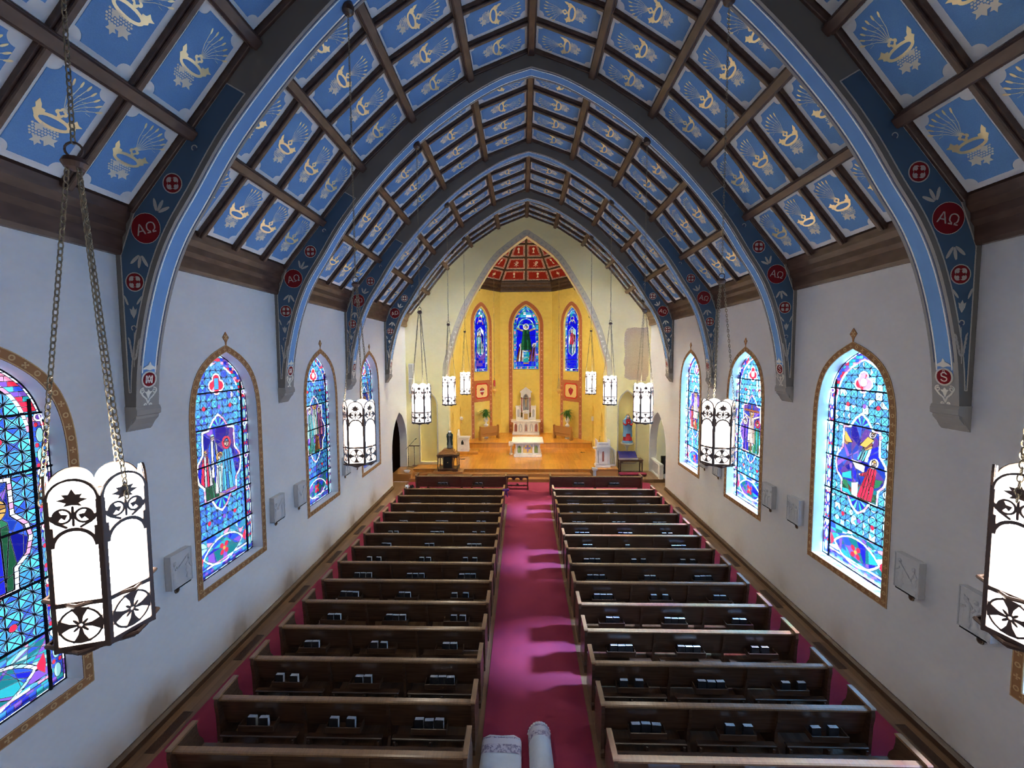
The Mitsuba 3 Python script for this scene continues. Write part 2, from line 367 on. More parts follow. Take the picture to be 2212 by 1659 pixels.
for bi, (y0, y1) in enumerate(BAYS):
    pitch = (y1 - y0) / 4; pw = pitch - .13
    for s in (-1, 1):
        for i in range(5):
            a, b = np.array(CEIL[i]), np.array(CEIL[i + 1])
            A, B = np.array([s * a[0], 0, a[1]]), np.array([s * b[0], 0, b[1]])
            L = np.linalg.norm(A - B); up = (A - B) / L; mid = (A + B) / 2
            ax = np.array([0, 1.0, 0]) if s < 0 else np.array([0, -1.0, 0])
            nrm = np.cross(ax, up); h = L - .17
            ck = (round(pw, 2), i)
            if ck not in cache:
                f = inset_field(pw, h); sc = min(1, pw / .84)
                cache[ck] = [ply(ext(sbox(-pw / 2, -h / 2, pw / 2, h / 2), .03, -.03), 'border'), ply(ext(f, .006), 'blue'),
                             [(ply(ext(affinity.translate(affinity.scale(G_, q * sc, sc, origin=(0, 0)), 0, -.06), .004, .0055), mm_)) for q in (1, -1) for G_, mm_ in ((MOT_G, 'gold'), (MOT_P, 'gold_pale'))],
                             ply(cat([bx(-.065, .065, -L / 2, L / 2, -.06, .07), bx(-.04, .04, -L / 2, L / 2, .07, .12, .012)]), 'beam'),
                             ply(bx(-.03, .03, -L / 2, L / 2, -.06, .09, .01), 'beam')]
            pb, pf, pm, pr, pe = cache[ck]
            for j in range(4):
                M = frame(mid + [0, y0 + pitch * (j + .5), 0], ax, up, nrm)
                k = put('ceiling__panel', pb, M)
                put(k + '__blue_field', pf, M)
                put(k + '__crown_motif', pm[0 if s < 0 else 2], M); put(k + '__wheat_and_grapes', pm[1 if s < 0 else 3], M)
            for j in (1, 2, 3): put('ceiling__rafter', pr, frame(mid + [0, y0 + pitch * j, 0], ax, up, nrm))
            for yy in (y0 + .02, y1 - .02): put('ceiling__edge_rafter', pe, frame(mid + [0, yy, 0], ax, up, nrm))
    for i in range(5):
        for s in ((1,) if i == 0 else (-1, 1)):
            p = CEIL[i]
            if i == 0: up = np.array([1., 0, 0])
            else:
                d = np.array(CEIL[i - 1]) - np.array(CEIL[i + 1]); d /= np.linalg.norm(d); up = np.array([s * d[0], 0, d[1]])
            ax = np.array([0, 1.0, 0]) if s < 0 else np.array([0, -1.0, 0])
            nrm = np.cross(ax, up)
            if nrm[2] > 0: nrm = -nrm; up = np.cross(nrm, ax)
            ln = y1 - y0; e = .16 if bi < 4 else 0
            m = cat([bx(-ln / 2, ln / 2, -.105, .105, -.1, .13, .012), bx(-ln / 2, ln / 2, -.085, .085, .13, .20, .02)])
            mesh('ceiling__purlin', m, 'beam', M=frame([s * p[0], (y0 + y1) / 2, p[1]], ax, up, nrm))

# ------------------------------------------------------------------ the four pointed arches
ARC = [tuple(q) for q in spline(INNER, 4)]
inner_full = mirror_half(ARC)
outer_full = [(-6.72, 5.3)] + [(-6.72, 8.6)] + [(-x * 1.02 - .02, z + .14) for x, z in CEIL[::-1]] + [(x * 1.02 + .02, z + .14) for x, z in CEIL[1:]] + [(6.72, 8.6), (6.72, 5.3)]
ARCHPOLY = Polygon(outer_full + [(6.6, 5.42), (6.53, 5.5)] + inner_full[::-1] + [(-6.53, 5.5), (-6.6, 5.42)]).buffer(0)
FACE = Polygon([(-6.70, 5.3), (-6.70, 8.14)] + [(-x, z) for x, z in CEIL[::-1]] + [(x, z) for x, z in CEIL[1:]] + [(6.70, 8.14), (6.70, 5.3)] + inner_full[::-1]).buffer(0)
def soffit_strip(y0, y1, lift, t0=0.0, side_=None):
    """Thin strip along the underside between two depths; t0 drops that share of the curve at the feet."""
    P = np.array(inner_full); d = np.gradient(P, axis=0); d /= np.linalg.norm(d, axis=1, keepdims=True)
    n = np.column_stack([d[:, 1], -d[:, 0]])
    keep = P[:, 1] > t0; P, n = P[keep], n[keep]
    Q, R_ = P + n * lift, P - n * .01
    V, Fc = [], []
    for q, r in zip(Q, R_): V += [(q[0], y0, q[1]), (q[0], y1, q[1]), (r[0], y1, r[1]), (r[0], y0, r[1])]
    for i in range(len(Q) - 1):
        for j in range(4):
            a, b, c, e = i * 4 + j, i * 4 + (j + 1) % 4, i * 4 + 4 + (j + 1) % 4, i * 4 + 4 + j
            Fc += [[a, b, c], [a, c, e]]
    return trimesh.Trimesh(np.array(V), np.array(Fc), process=False)
zone = FACE.buffer(-.085, join_style=2).intersection(Polygon([(-7, 5.94), (-7, 9.6), (-4.85, 10.76), (-4.4, 10.5), (-4.4, 5.94)]))
zone = max(polys(zone), key=lambda q: q.area)
zone_line = zone.exterior.buffer(.010, 2)
AO = text2('A\u03a9', .17)
def leaf_sprig(h, n=5, w=.05):
    g = [LineString([(0, 0), (0, h)]).buffer(.006, 2)]
    for i in range(n):
        for q in (-1, 1): g.append(ell(q * (.03 + .012 * i), h * (.28 + .6 * i / n), .052, .015, 90 - q * 24, 10))
    return union_all(g)
def face_deco():
    """(crimson discs, cream rings and figures) for the half of the face at negative x."""
    red, cream, navy = [], [], []
    red.append(at2(disc(.235), -6.18, 8.545)); cream.append(at2(ring(.232, .242), -6.18, 8.545)); cream.append(at2(AO, -6.18, 8.545, 12))
    for (x, z, r) in ((-6.41, 7.71, .145), (-5.71, 9.23, .15)):
        red.append(at2(disc(r), x, z)); cream.append(at2(ring(r * .95, r * 1.06), x, z))
        cream.append(at2(quatrefoil(r * .82).difference(quatrefoil(r * .3)).difference(at2(cross_pattee(r * .5), 0, 0, 45)), x, z, 45))
    navy.append(at2(disc(.045), -6.47, 6.98)); navy.append(at2(disc(.05), -5.33, 9.76))
    cream.append(at2(ring(.03, .045).intersection(sbox(-.05, -.02, .06, .06)), -6.47, 6.98, 30)); cream.append(at2(ring(.034, .05).intersection(sbox(-.05, -.02, .06, .06)), -5.33, 9.76, 30))
    for q, a in ((-1, 28), (1, -28)): cream.append(at2(ell(0, .16, .085, .018, 82), -6.46 + q * .035, 7.28, a))
    cream.append(at2(Polygon([(0, -.11), (.045, -.03), (.06, .05), (.025, .03), (0, .09), (-.025, .03), (-.06, .05), (-.045, -.03)]), -6.46, 7.24))
    cream.append(at2(leaf_sprig(.55), -6.505, 6.36, -4))
    for k_ in (-1, 0, 1): cream.append(at2(ell(0, .13, .10, .026, 90), -6.29, 8.15, 170 - 38 * k_)); cream.append(at2(ell(0, .13, .10, .026, 90), -5.99, 8.78, -30 + 38 * k_))
    return red, cream, navy
dr_, dc_, dn_ = face_deco()
def mono(s):
    if s < 0: return union_all([text2('A', .13), text2('M', .13)])
    return union_all([text2('S', .15), at2(ring(.012, .02, 12), 0, .09)])
def scroll(n=26, r0=.012, r1=.05, turns=1.3):
    t = np.linspace(0, 1, n); r = r0 + (r1 - r0) * t; a = t * turns * 2 * np.pi
    return LineString(np.column_stack([r * np.cos(a), r * np.sin(a)])).buffer(.009, 2)
def foot_deco(s):
    g = [at2(ring(.118, .132), 0, 0), at2(ring(.138, .145), 0, 0)]
    g += [Polygon([(0, .30), (.03, .24), (.09, .21), (.13, .165), (.06, .17), (0, .15), (-.06, .17), (-.13, .165), (-.09, .21), (-.03, .24)])]
    for q in (-1, 1):
        g += [affinity.scale(at2(scroll(), .11, -.19), q, 1, origin=(0, 0)), LineString([(q * .15, -.20), (q * .09, -.28), (q * .03, -.33), (0, -.40)]).buffer(.013, 2), affinity.scale(at2(scroll(18, .008, .035), .045, -.43), q, -1, origin=(0, -.43))]
    g += [Polygon([(0, -.33), (.035, -.25), (.075, -.2), (.03, -.21), (0, -.17), (-.03, -.21), (-.075, -.2), (-.035, -.25)])]
    return union_all(g)
FOOT = foot_deco(1); MONO = {-1: mono(-1), 1: mono(1)}
for ai, ya in enumerate(ARCH):
    ords = ('nearest', 'second', 'third', 'farthest')[ai]
    k = structure(f'trim_{ai + 1}', f'{ords} grey pointed ceiling arch with a blue gold-lined underside and painted feet'); numbered(k)
    scene[k] = ply(tm(ext(ARCHPOLY, AT), frame((0, ya + AT, 0), (1, 0, 0), (0, 0, 1))), 'arch_gray', 12)
    ym = ya + AT / 2
    mesh(k + '__soffit_band', soffit_strip(ym - .135, ym + .135, .003, 6.05), 'arch_blue', 30)
    for q in (-1, 1):
        mesh(k + '__dark_line', soffit_strip(ym + q * .155 - .007, ym + q * .155 + .007, .0035, 6.3), 'line_dark', 30)
        mesh(k + '__gold_line', soffit_strip(ym + q * .122 - .010, ym + q * .122 + .010, .006, 6.15), 'line_bright', 30)
    mesh(k + '__face', tm(ext(FACE, .0015), frame((0, ya, 0), (1, 0, 0), (0, 0, 1))), 'arch_face_shaded')  # thin sheet over the near face that carries its shade as colour
    for s in (-1, 1):
        M = frame((0, ya, 0), (1, 0, 0), (0, 0, 1)) if s < 0 else frame((0, ya, 0), (1, 0, 0), (0, 0, 1))
        def fl(g): return g if s < 0 else affinity.scale(g, -1, 1, origin=(0, 0))
        mesh(k + '__face_panel', tm(ext(fl(zone), .003), M), 'arch_navy')
        mesh(k + '__face_outline', tm(ext(fl(zone_line), .002, .0025), M), 'taupe')
        for g in dr_: mesh(k + '__medallion', tm(ext(fl(g), .004, .002), M), 'crimson')
        for g in dn_: mesh(k + '__roundel', tm(ext(fl(g), .003, .002), M), 'line_dark')
        crm = [g if j != 2 else at2(AO, 0, 0) for j, g in enumerate(dc_)]
        body = [fl(g) for j, g in enumerate(dc_) if j not in (0, 1, 3, 5) or True]
        if s > 0: body[1] = at2(AO, 6.18, 8.545, -12)
        mesh(k + '__painted_ornament', tm(cat([ext(g, .002, .0055) for g in body]), M), 'taupe' if ai < 3 else 'cream')  # cream ornament darkened to taupe on nearer arches, shade put into the colour
        # the foot: medallion, scrolls and corbel moulding under the soffit
        P0, P1 = np.array([6.395, 6.73]), np.array([6.52, 5.68]); d = (P0 - P1) / np.linalg.norm(P0 - P1)
        o = np.array([6.478, 6.145]) - np.array([.006, 0])
        upv = np.array([s * d[0], 0, d[1]]); ax = np.array([0, 1., 0]) if s < 0 else np.array([0, -1., 0])
        Mf = frame((s * o[0], ym, o[1]), ax, upv)
        mesh(k + '__foot_medallion', tm(ext(disc(.118), .004), Mf), 'crimson')
        mesh(k + '__foot_ornament', tm(ext(FOOT, .006), Mf), 'cream')
        mesh(k + '__monogram', tm(ext(MONO[s], .003, .0035), Mf), 'cream')
        prof = Polygon([(6.72, 5.29), (6.70, 5.29), (6.665, 5.33), (6.625, 5.40), (6.595, 5.47), (6.56, 5.53), (6.50, 5.56), (6.495, 5.64), (6.515, 5.70), (6.72, 5.70)])
        if s < 0: prof = affinity.scale(prof, -1, 1, origin=(0, 0))
        mesh(k + '__corbel', tm(ext(prof, AT + .03), frame((0, ya + AT + .015, 0), (1, 0, 0), (0, 0, 1))), 'arch_gray')

# ------------------------------------------------------------------ chancel wall with its great arch
COPEN = spline([(4.345, 4.0), (4.335, 5.84), (4.06, 6.88), (3.79, 7.8), (3.22, 9.18), (2.62, 10.24), (1.66, 11.68), (.8, 12.42), (0, 12.98)], 5)
copening = Polygon([(-4.345, -.1)] + [(-x, z) for x, z in COPEN] + [(x, z) for x, z in COPEN[::-1][1:]] + [(4.345, -.1)])
structure('wall_chancel')
NICHE = pointed(.47, .55, 3.65, 4.5)
nl, nr = affinity.translate(NICHE, -5.49, .1), affinity.translate(NICHE, 5.49, .1)
g = sbox(-7.1, 0, 7.1, 14.6).difference(copening).difference(nl).difference(nr)
mesh('wall_chancel', tm(ext(g, .5), frame((0, YC + .5, 0), (1, 0, 0), (0, 0, 1))), 'chancel')
flat('niche', (.78, .66, .27))
for q in (nl, nr):
    mesh('wall_chancel__niche', tm(ext(q.buffer(.03), .04), frame((0, YC + .26, 0), (1, 0, 0), (0, 0, 1))), 'niche')
    mesh('wall_chancel__niche_moulding', tm(ext(q.buffer(.07).difference(q), .03), frame((0, YC, 0), (1, 0, 0), (0, 0, 1))), 'band_gray')
band = copening.buffer(.30).difference(copening.buffer(.015)).intersection(sbox(-6, 5.2, 6, 15))
mesh('wall_chancel__arch_band', tm(ext(band, .004), frame((0, YC, 0), (1, 0, 0), (0, 0, 1))), 'band_gray')
mesh('wall_chancel__arch_line', tm(ext(copening.buffer(.315).difference(copening.buffer(.30)).intersection(sbox(-6, 5.2, 6, 15)), .006), frame((0, YC, 0), (1, 0, 0), (0, 0, 1))), 'taupe')
mesh('wall_chancel__arch_edge', tm(ext(copening.buffer(.03).difference(copening).intersection(sbox(-6, 4, 6, 15)), .008), frame((0, YC, 0), (1, 0, 0), (0, 0, 1))), 'rose')
orn = []
L_ = LineString([(-x, z) for x, z in COPEN[6:]] + [(x, z) for x, z in COPEN[::-1][1:-6]]).parallel_offset(.15, 'left')
for i in range(62):
    p = L_.interpolate((i + .5) / 62, normalized=True)
    orn.append(at2(union_all([ell(.03, .02, .07, .022, 40), ell(-.04, -.01, .06, .02, -30), Point(.0, .05).buffer(.025, 3)]), p.x, p.y, 47 * i))
mesh('wall_chancel__vine_ornament', tm(cat([ext(q, .003, .004) for q in orn if q.centroid.y > 8.0]), frame((0, YC, 0), (1, 0, 0), (0, 0, 1))), 'taupe')
mesh('wall_chancel__vine_ornament', tm(cat([ext(q, .003, .004) for q in orn if q.centroid.y <= 8.0]), frame((0, YC, 0), (1, 0, 0), (0, 0, 1))), 'cream')
# bricks laid bare where the plaster is off
rb = random.Random(7)
patch = Polygon([(5.30, 5.35), (5.33, 5.9), (5.25, 6.1), (5.32, 6.6), (5.27, 7.2), (5.30, 7.75), (5.42, 8.0), (5.8, 8.06), (6.2, 8.02), (6.55, 8.08), (6.6, 7.4), (6.62, 6.4), (6.6, 5.5), (6.45, 5.15), (6.2, 5.12), (5.9, 5.22), (5.6, 5.2)])
mesh('wall_chancel__mortar', tm(ext(patch, .006), frame((0, YC, 0), (1, 0, 0), (0, 0, 1))), 'mortar')
br = []
for j in range(44):
    z = 5.1 + j * .0675
    for i in range(8):
        x = 5.15 + i * .205 + (j % 2) * .1 + rb.uniform(-.006, .006)
        q = sbox(x, z, x + .19, z + .055).intersection(patch)
        if q.area > .004: br.append(ext(q, .012 + rb.uniform(0, .008), .004))
k = tag('wall_chancel__brickwork', kind='stuff'); scene[k] = ply(tm(cat(br), frame((0, YC, 0), (1, 0, 0), (0, 0, 1))), 'brick')

# ------------------------------------------------------------------ rooms beyond the side doors
structure('wall_side_room_left'); mesh('wall_side_room_left', cat([bx(-10, -9.9, 19.5, 24.5, 0, 5), bx(-10, -7.1, 19.4, 19.5, 0, 5), bx(-10, -7.1, 24.4, 24.5, 0, 5), bx(-10, -7.1, 19.4, 24.5, 4.6, 4.7), bx(-10, -7.1, 19.4, 24.5, -.1, .0), bx(-7.1, -7.0, 19.4, 20.3, 0, 5), bx(-7.1, -7.0, 23.2, 24.5, 0, 5)]), 'wood_dark')
structure('wall_side_room_right')
g = sbox(19.4, -.1, 24.6, 5).difference(affinity.translate(pointed(.9, 0, 1.9, 3.0), 22.9, 0))
mesh('wall_side_room_right', cat([tm(ext(affinity.scale(g, -1, 1, origin=(0, 0)), .15), frame((8.6, 0, 0), (0, -1, 0), (0, 0, 1))), bx(7.1, 11, 24.4, 24.6, 0, 5), bx(7.1, 11, 19.3, 19.5, 0, 5), bx(7.1, 11, 19.4, 24.5, 4.6, 4.7), bx(7.1, 11, 19.4, 24.5, -.1, .02), bx(11, 11.1, 19.4, 24.5, 0, 5)]), 'stone_gray')

t = thing('side_room_fill_light', 'added unseen light panel in the side room past the pulpit-side doorway', 'lamp')  # invented light, out of view, added to brighten the room behind the doorway
mesh(t + '__frame', bx(8.0, 9.2, 21.6, 22.6, 4.54, 4.6), 'white')
kk = numbered(t + '__diffuser'); scene[kk] = ply(bx(8.05, 9.15, 21.65, 22.55, 4.52, 4.545), 'white', emitter=emitter(SIDE_ROOM_FILL, 1.5))
# ------------------------------------------------------------------ apse
AP = [(-4.345, YC + .5), (-4.345, 28.06), (-1.9, 31.27), (1.9, 31.27), (4.345, 28.06), (4.345, YC + .5)]
WINA = {2: (.93, 5.57, 10.23), 1: (.72, 5.45, 9.95), 3: (.72, 5.45, 9.95)}
apse_frames = {}
def apse_opening(w, z0, zt): return pointed(w, z0, zt - 1.35 * w - .25, zt)
for i in range(5):
    p, q = np.array(AP[i]), np.array(AP[i + 1]); L = np.linalg.norm(q - p); d = (q - p) / L
    M = frame((*((p + q) / 2), 0), (d[0], d[1], 0), (0, 0, 1)); apse_frames[i] = (M, L)
    k = structure(f'wall_apse_{i + 1}'); numbered(k)
    g = sbox(-L / 2, .3, L / 2, 11.9)
    if i in WINA: g = g.difference(apse_opening(*WINA[i]))
    if i in (0, 4):
        for yy in (24.55, 27.55):
            u = (yy - (YC + .5 + 28.06) / 2) * (1 if i == 0 else -1)
            g = g.difference(affinity.translate(pointed(.33, 0, 2.4, 3.1), u, 0.2))
            mesh(k + '__niche', tm(ext(affinity.translate(pointed(.36, 0, 2.4, 3.15), u, .2), .05, -.26), M), 'apse')
    scene[k] = ply(tm(ext(g, .25, -.25), M), 'apse')
    prof = Polygon([(0, 11.22), (.06, 11.22), (.09, 11.32), (.09, 11.5), (.17, 11.58), (.19, 11.72), (.26, 11.82), (.28, 11.95), (0, 11.95)])
    mesh(k + '__cornice', tm(ext(prof, L), np.array(M) @ frame((L / 2, 0, 0), (0, 0, 1), (0, 1, 0))), 'beam')
# vault: facets with coffers of red panels, converging above the altar
APEX = np.array([0, 26.3, 15.4]); ZB = 11.9
structure('ceiling_apse')
cup = union_all([ell(0, .17, .075, .085), sbox(-.015, -.02, .015, .1), Polygon([(-.075, -.14), (.075, -.14), (.02, -.03), (-.02, -.03)]), ell(0, .02, .035, .025)])
chi = union_all([LineString([(-.13, -.15), (.13, .1)]).buffer(.014), LineString([(.13, -.15), (-.13, .1)]).buffer(.014), LineString([(0, -.2), (0, .2)]).buffer(.014), at2(ring(.035, .065), .055, .145)])
flr = union_all([ell(0, .06, .035, .11), ell(-.08, .03, .07, .028, -30), ell(.08, .03, .07, .028, 30), sbox(-.1, -.05, .1, -.025), sbox(-.012, -.16, .012, 0)])
TS = [0.02, .20, .385, .575, .78, .97]
for i in range(5):
    a3, b3 = np.array([*AP[i], ZB]), np.array([*AP[i + 1], ZB])
    if i in (0, 4):
        ra, rb_ = (np.array([0, AP[i][1], 15.4]), APEX) if i == 0 else (APEX, np.array([0, AP[i + 1][1], 15.4]))
    else: ra = rb_ = APEX
    nrm = np.cross(b3 - a3, (ra + rb_) / 2 - a3); nrm /= np.linalg.norm(nrm)
    if np.dot(nrm, np.array([0, 26, 11]) - a3) < 0: nrm = -nrm
    ax = (b3 - a3) / np.linalg.norm(b3 - a3); up = np.cross(nrm, ax)
    M = frame((a3 + b3) / 2, ax, up, nrm); Mi = np.linalg.inv(M)
    def loc(P_): return (Mi @ np.append(P_, 1))[:2]
    pl = Polygon([loc(a3), loc(b3), loc(rb_)] + ([] if i not in (0, 4) else [loc(ra)])).convex_hull
    mesh('ceiling_apse__facet', tm(ext(pl.buffer(.05), .1, -.14), M), 'beam')
    def pt(u, t):
        lo = a3 + (b3 - a3) * u; hi = ra + (rb_ - ra) * u
        return lo + (hi - lo) * t
    cols = [(0, .5), (.5, 1)] if i in (1, 2, 3) else [(k_ / 3, (k_ + 1) / 3) for k_ in range(3)]
    for (u0, u1) in cols:
        for r_ in range(5):
            Q = Polygon([loc(pt(u0, TS[r_])), loc(pt(u1, TS[r_])), loc(pt(u1, TS[r_ + 1])), loc(pt(u0, TS[r_ + 1]))])
            Q = Q.buffer(-.085, join_style=2)
            if Q.is_empty or Q.area < .05: continue
            k = mesh('ceiling_apse__panel', tm(ext(Q, .03, -.04), M), 'coffer_red')
            fr = Q.difference(Q.buffer(-.035, join_style=2)); f2 = Q.buffer(-.085, join_style=2); fr2 = f2.difference(f2.buffer(-.022, join_style=2))
            mesh(k + '__cream_border', tm(cat([ext(fr, .006, -.011), ext(fr2, .005, -.011)]), M), 'cream')
            sy = chi if r_ == 1 and i == 2 else flr if (r_ == 0 and i in (1, 3)) else cup
            c0 = Q.centroid
            if Q.area > .4: mesh(k + '__emblem', tm(ext(at2(sy, c0.x, c0.y, 0, 1.15), .006, -.0105), M), 'cream')
    for u in ((0, .5, 1) if i in (1, 2, 3) else (1 / 3, 2 / 3)):
        p0, p1 = loc(pt(u, 0)), loc(pt(u, .99)); d = p1 - p0; L = np.linalg.norm(d)
        m = bx(-.07, .07, 0, L, -.08, .07, .015)
        mesh('ceiling_apse__rib', tm(m, M @ frame((*p0, 0), (d[1] / L, -d[0] / L, 0), (d[0] / L, d[1] / L, 0))), 'beam')
    for r_ in range(1, 5):
        p0, p1 = loc(pt(0, TS[r_])), loc(pt(1, TS[r_])); d = p1 - p0; L = np.linalg.norm(d)
        if L > .2: mesh('ceiling_apse__cross_rib', tm(bx(0, L, -.055, .055, -.08, .05, .012), M @ frame((*p0, 0), (d[0] / L, d[1] / L, 0), (-d[1] / L, d[0] / L, 0))), 'beam')
# ------------------------------------------------------------------ stained glass
GLASS = {'cyan': (.05, .40, .66), 'sky': (.03, .21, .62), 'ultramarine': (.012, .05, .52), 'deep_blue': (.006, .008, .30), 'white': (.80, .84, .92), 'red': (.62, .012, .035),
         'pink': (.80, .22, .34), 'violet': (.14, .05, .36), 'teal': (.012, .27, .30), 'green': (.012, .10, .035), 'pale_green': (.26, .58, .56), 'amber': (.55, .24, .04), 'flesh': (.66, .46, .34), 'brown': (.14, .035, .015),
         'apse_blue': (.004, .004, .62), 'cream': (.72, .74, .72)}
for c_ in list(GLASS): GLASS['dark_' + c_] = tuple(.38 * x for x in GLASS[c_])
DAY = {'L': {'white': (2.4, 3.4, 5.0)}, 'R': {'white': (8.0, 24.0, 50.0), 'pale_green': (1.4, 4.4, 6.6)}}   # clear glass passes far more of the daylight than the deep colours
CLEAR = {}
for c_, v_ in GLASS.items():
    tr = np.clip(np.array(v_) * 1.3, 0, .95) ** .8
    scene['m_glass_' + c_] = {'type': 'blendbsdf', 'weight': .2, 'clear': {'type': 'thindielectric', 'specular_transmittance': rgb(*tr)}, 'body': {'type': 'twosided', 'inner': {'type': 'diffuse', 'reflectance': rgb(*[min(.9, x) for x in v_])}}}
for c_, v_ in GLASS.items(): flat('apseglass_' + c_, tuple(.12 * x for x in v_))     # opaque copies of the glass, made so to keep the sun out of the apse
class Pieces(list):
    sec = 'border'
    def append(self, x): super().append((*x, self.sec))
def cut_z(g, z0, z1): return g.intersection(sbox(-9, z0, 9, z1))
def beads(g, step, out, colors, rs, horizontal=True):
    x0, y0, x1, y1 = g.bounds; z = y0
    while z < y1:
        for q in polys(cut_z(g, z + .008, z + step - .004)):
            w = q.bounds[2] - q.bounds[0]
            if w > 2.2 * step:
                n = int(w / step) + 1
                for i in range(n):
                    out.append((rs.choice(colors), q.intersection(sbox(q.bounds[0] + w * i / n + .004, y0, q.bounds[0] + w * (i + 1) / n - .004, y1))))
            else: out.append((rs.choice(colors), q))
        z += step
def facets(g, out, colors, rs, n=7, gap=.008):
    """Breaks a region into irregular straight-edged pieces."""
    x0, y0, x1, y1 = g.bounds; parts = [g]
    for _ in range(n):
        cx, cy = rs.uniform(x0, x1), rs.uniform(y0, y1); a = rs.uniform(0, math.pi)
        cutl = LineString([(cx - 9 * math.cos(a), cy - 9 * math.sin(a)), (cx + 9 * math.cos(a), cy + 9 * math.sin(a))]).buffer(gap / 2)
        parts = [r for q in parts for r in polys(q.difference(cutl))]
    for q in parts: out.append((rs.choice(colors), q))
def figure(x, z, h, robe, robe2=None, lean=0.0, halo='amber', hair='brown', arms=0, flip=1, kneel=False):
    """(colour, polygon) pieces of a small robed figure, feet at (x, z)."""
    w = h * (.30 if kneel else .20); P = []
    body = Polygon([(-w, 0), (-w * .92, h * .25), (-w * .72, h * .55), (-w * .62, h * .76), (-w * .25, h * .84), (w * .25, h * .84), (w * .62, h * .76), (w * .74, h * .55), (w * 1.0, h * .25), (w * 1.1, 0)])
    strips = []
    for i, (a, b) in enumerate(((-2, -.35), (-.35, .12), (.12, .55), (.55, 2))):
        strips.append((robe if i % 2 == 0 else (robe2 or robe), body.intersection(Polygon([(a * w + .006, 0), (b * w - .006, 0), (b * w * .7 - .006, h), (a * w * .7 + .006, h)]))))
    if arms == 1: strips.append((robe2 or robe, Polygon([(w * .2, h * .74), (w * 1.4, h * .60), (w * 1.5, h * .53), (w * .2, h * .58)]))); strips.append(('flesh', ell(w * 1.55, h * .57, h * .03, h * .025)))
    if arms == 2:
        for q in (-1, 1): strips.append(('flesh', Polygon([(q * w * .3, h * .78), (q * w * 2.6, h * .93), (q * w * 2.65, h * .88), (q * w * .4, h * .70)])))
    head = ell(0, h * .92, h * .062, h * .078); hl = ell(0, h * .92, h * .125, h * .13)
    out = []
    if halo: out.append((halo, hl.difference(head.buffer(.012))))
    hp = head.intersection(sbox(-1, h * .95, 1, 9)); out.append((hair, hp)); out.append(('flesh', head.difference(sbox(-1, h * .945, 1, 9))))
    if arms == 1 or arms == 2: strips = strips[:4] + [(c, q) for c, q in strips[4:]]
    allp = out + strips
    rs = random.Random(int(1000 * (x + 2) + 77 * z)); cutp = []
    for c, q in allp:
        if q.area < .004: cutp.append((c, q)); continue
        facets(q, cutp, [c, c, c if c.startswith('dark_') else 'dark_' + c], rs, 3, .007)
    allp = cutp
    return [(c, affinity.translate(affinity.scale(affinity.skew(q, lean, origin=(0, 0)), flip, 1, origin=(0, 0)), x, z)) for c, q in allp]
MED = [(0, 5.28), (.17, 5.16), (.31, 4.96), (.50, 4.94), (.51, 4.46), (.66, 4.28), (.70, 4.08), (.65, 3.86), (.51, 3.72), (.50, 3.40), (.31, 3.40), (.18, 3.2), (0, 3.08)]
MED = Polygon([(-x, z) for x, z in MED] + [(x, z) for x, z in MED[::-1]])
def wing(x, z, q): return [('brown' if i % 2 else 'amber', Polygon([(x, z + .02 * i), (x + q * (.20 + .05 * i), z + .22 - .055 * i), (x + q * (.36 - .02 * i), z + .17 - .085 * i), (x + q * .16, z - .02 - .03 * i)])) for i in range(3)]
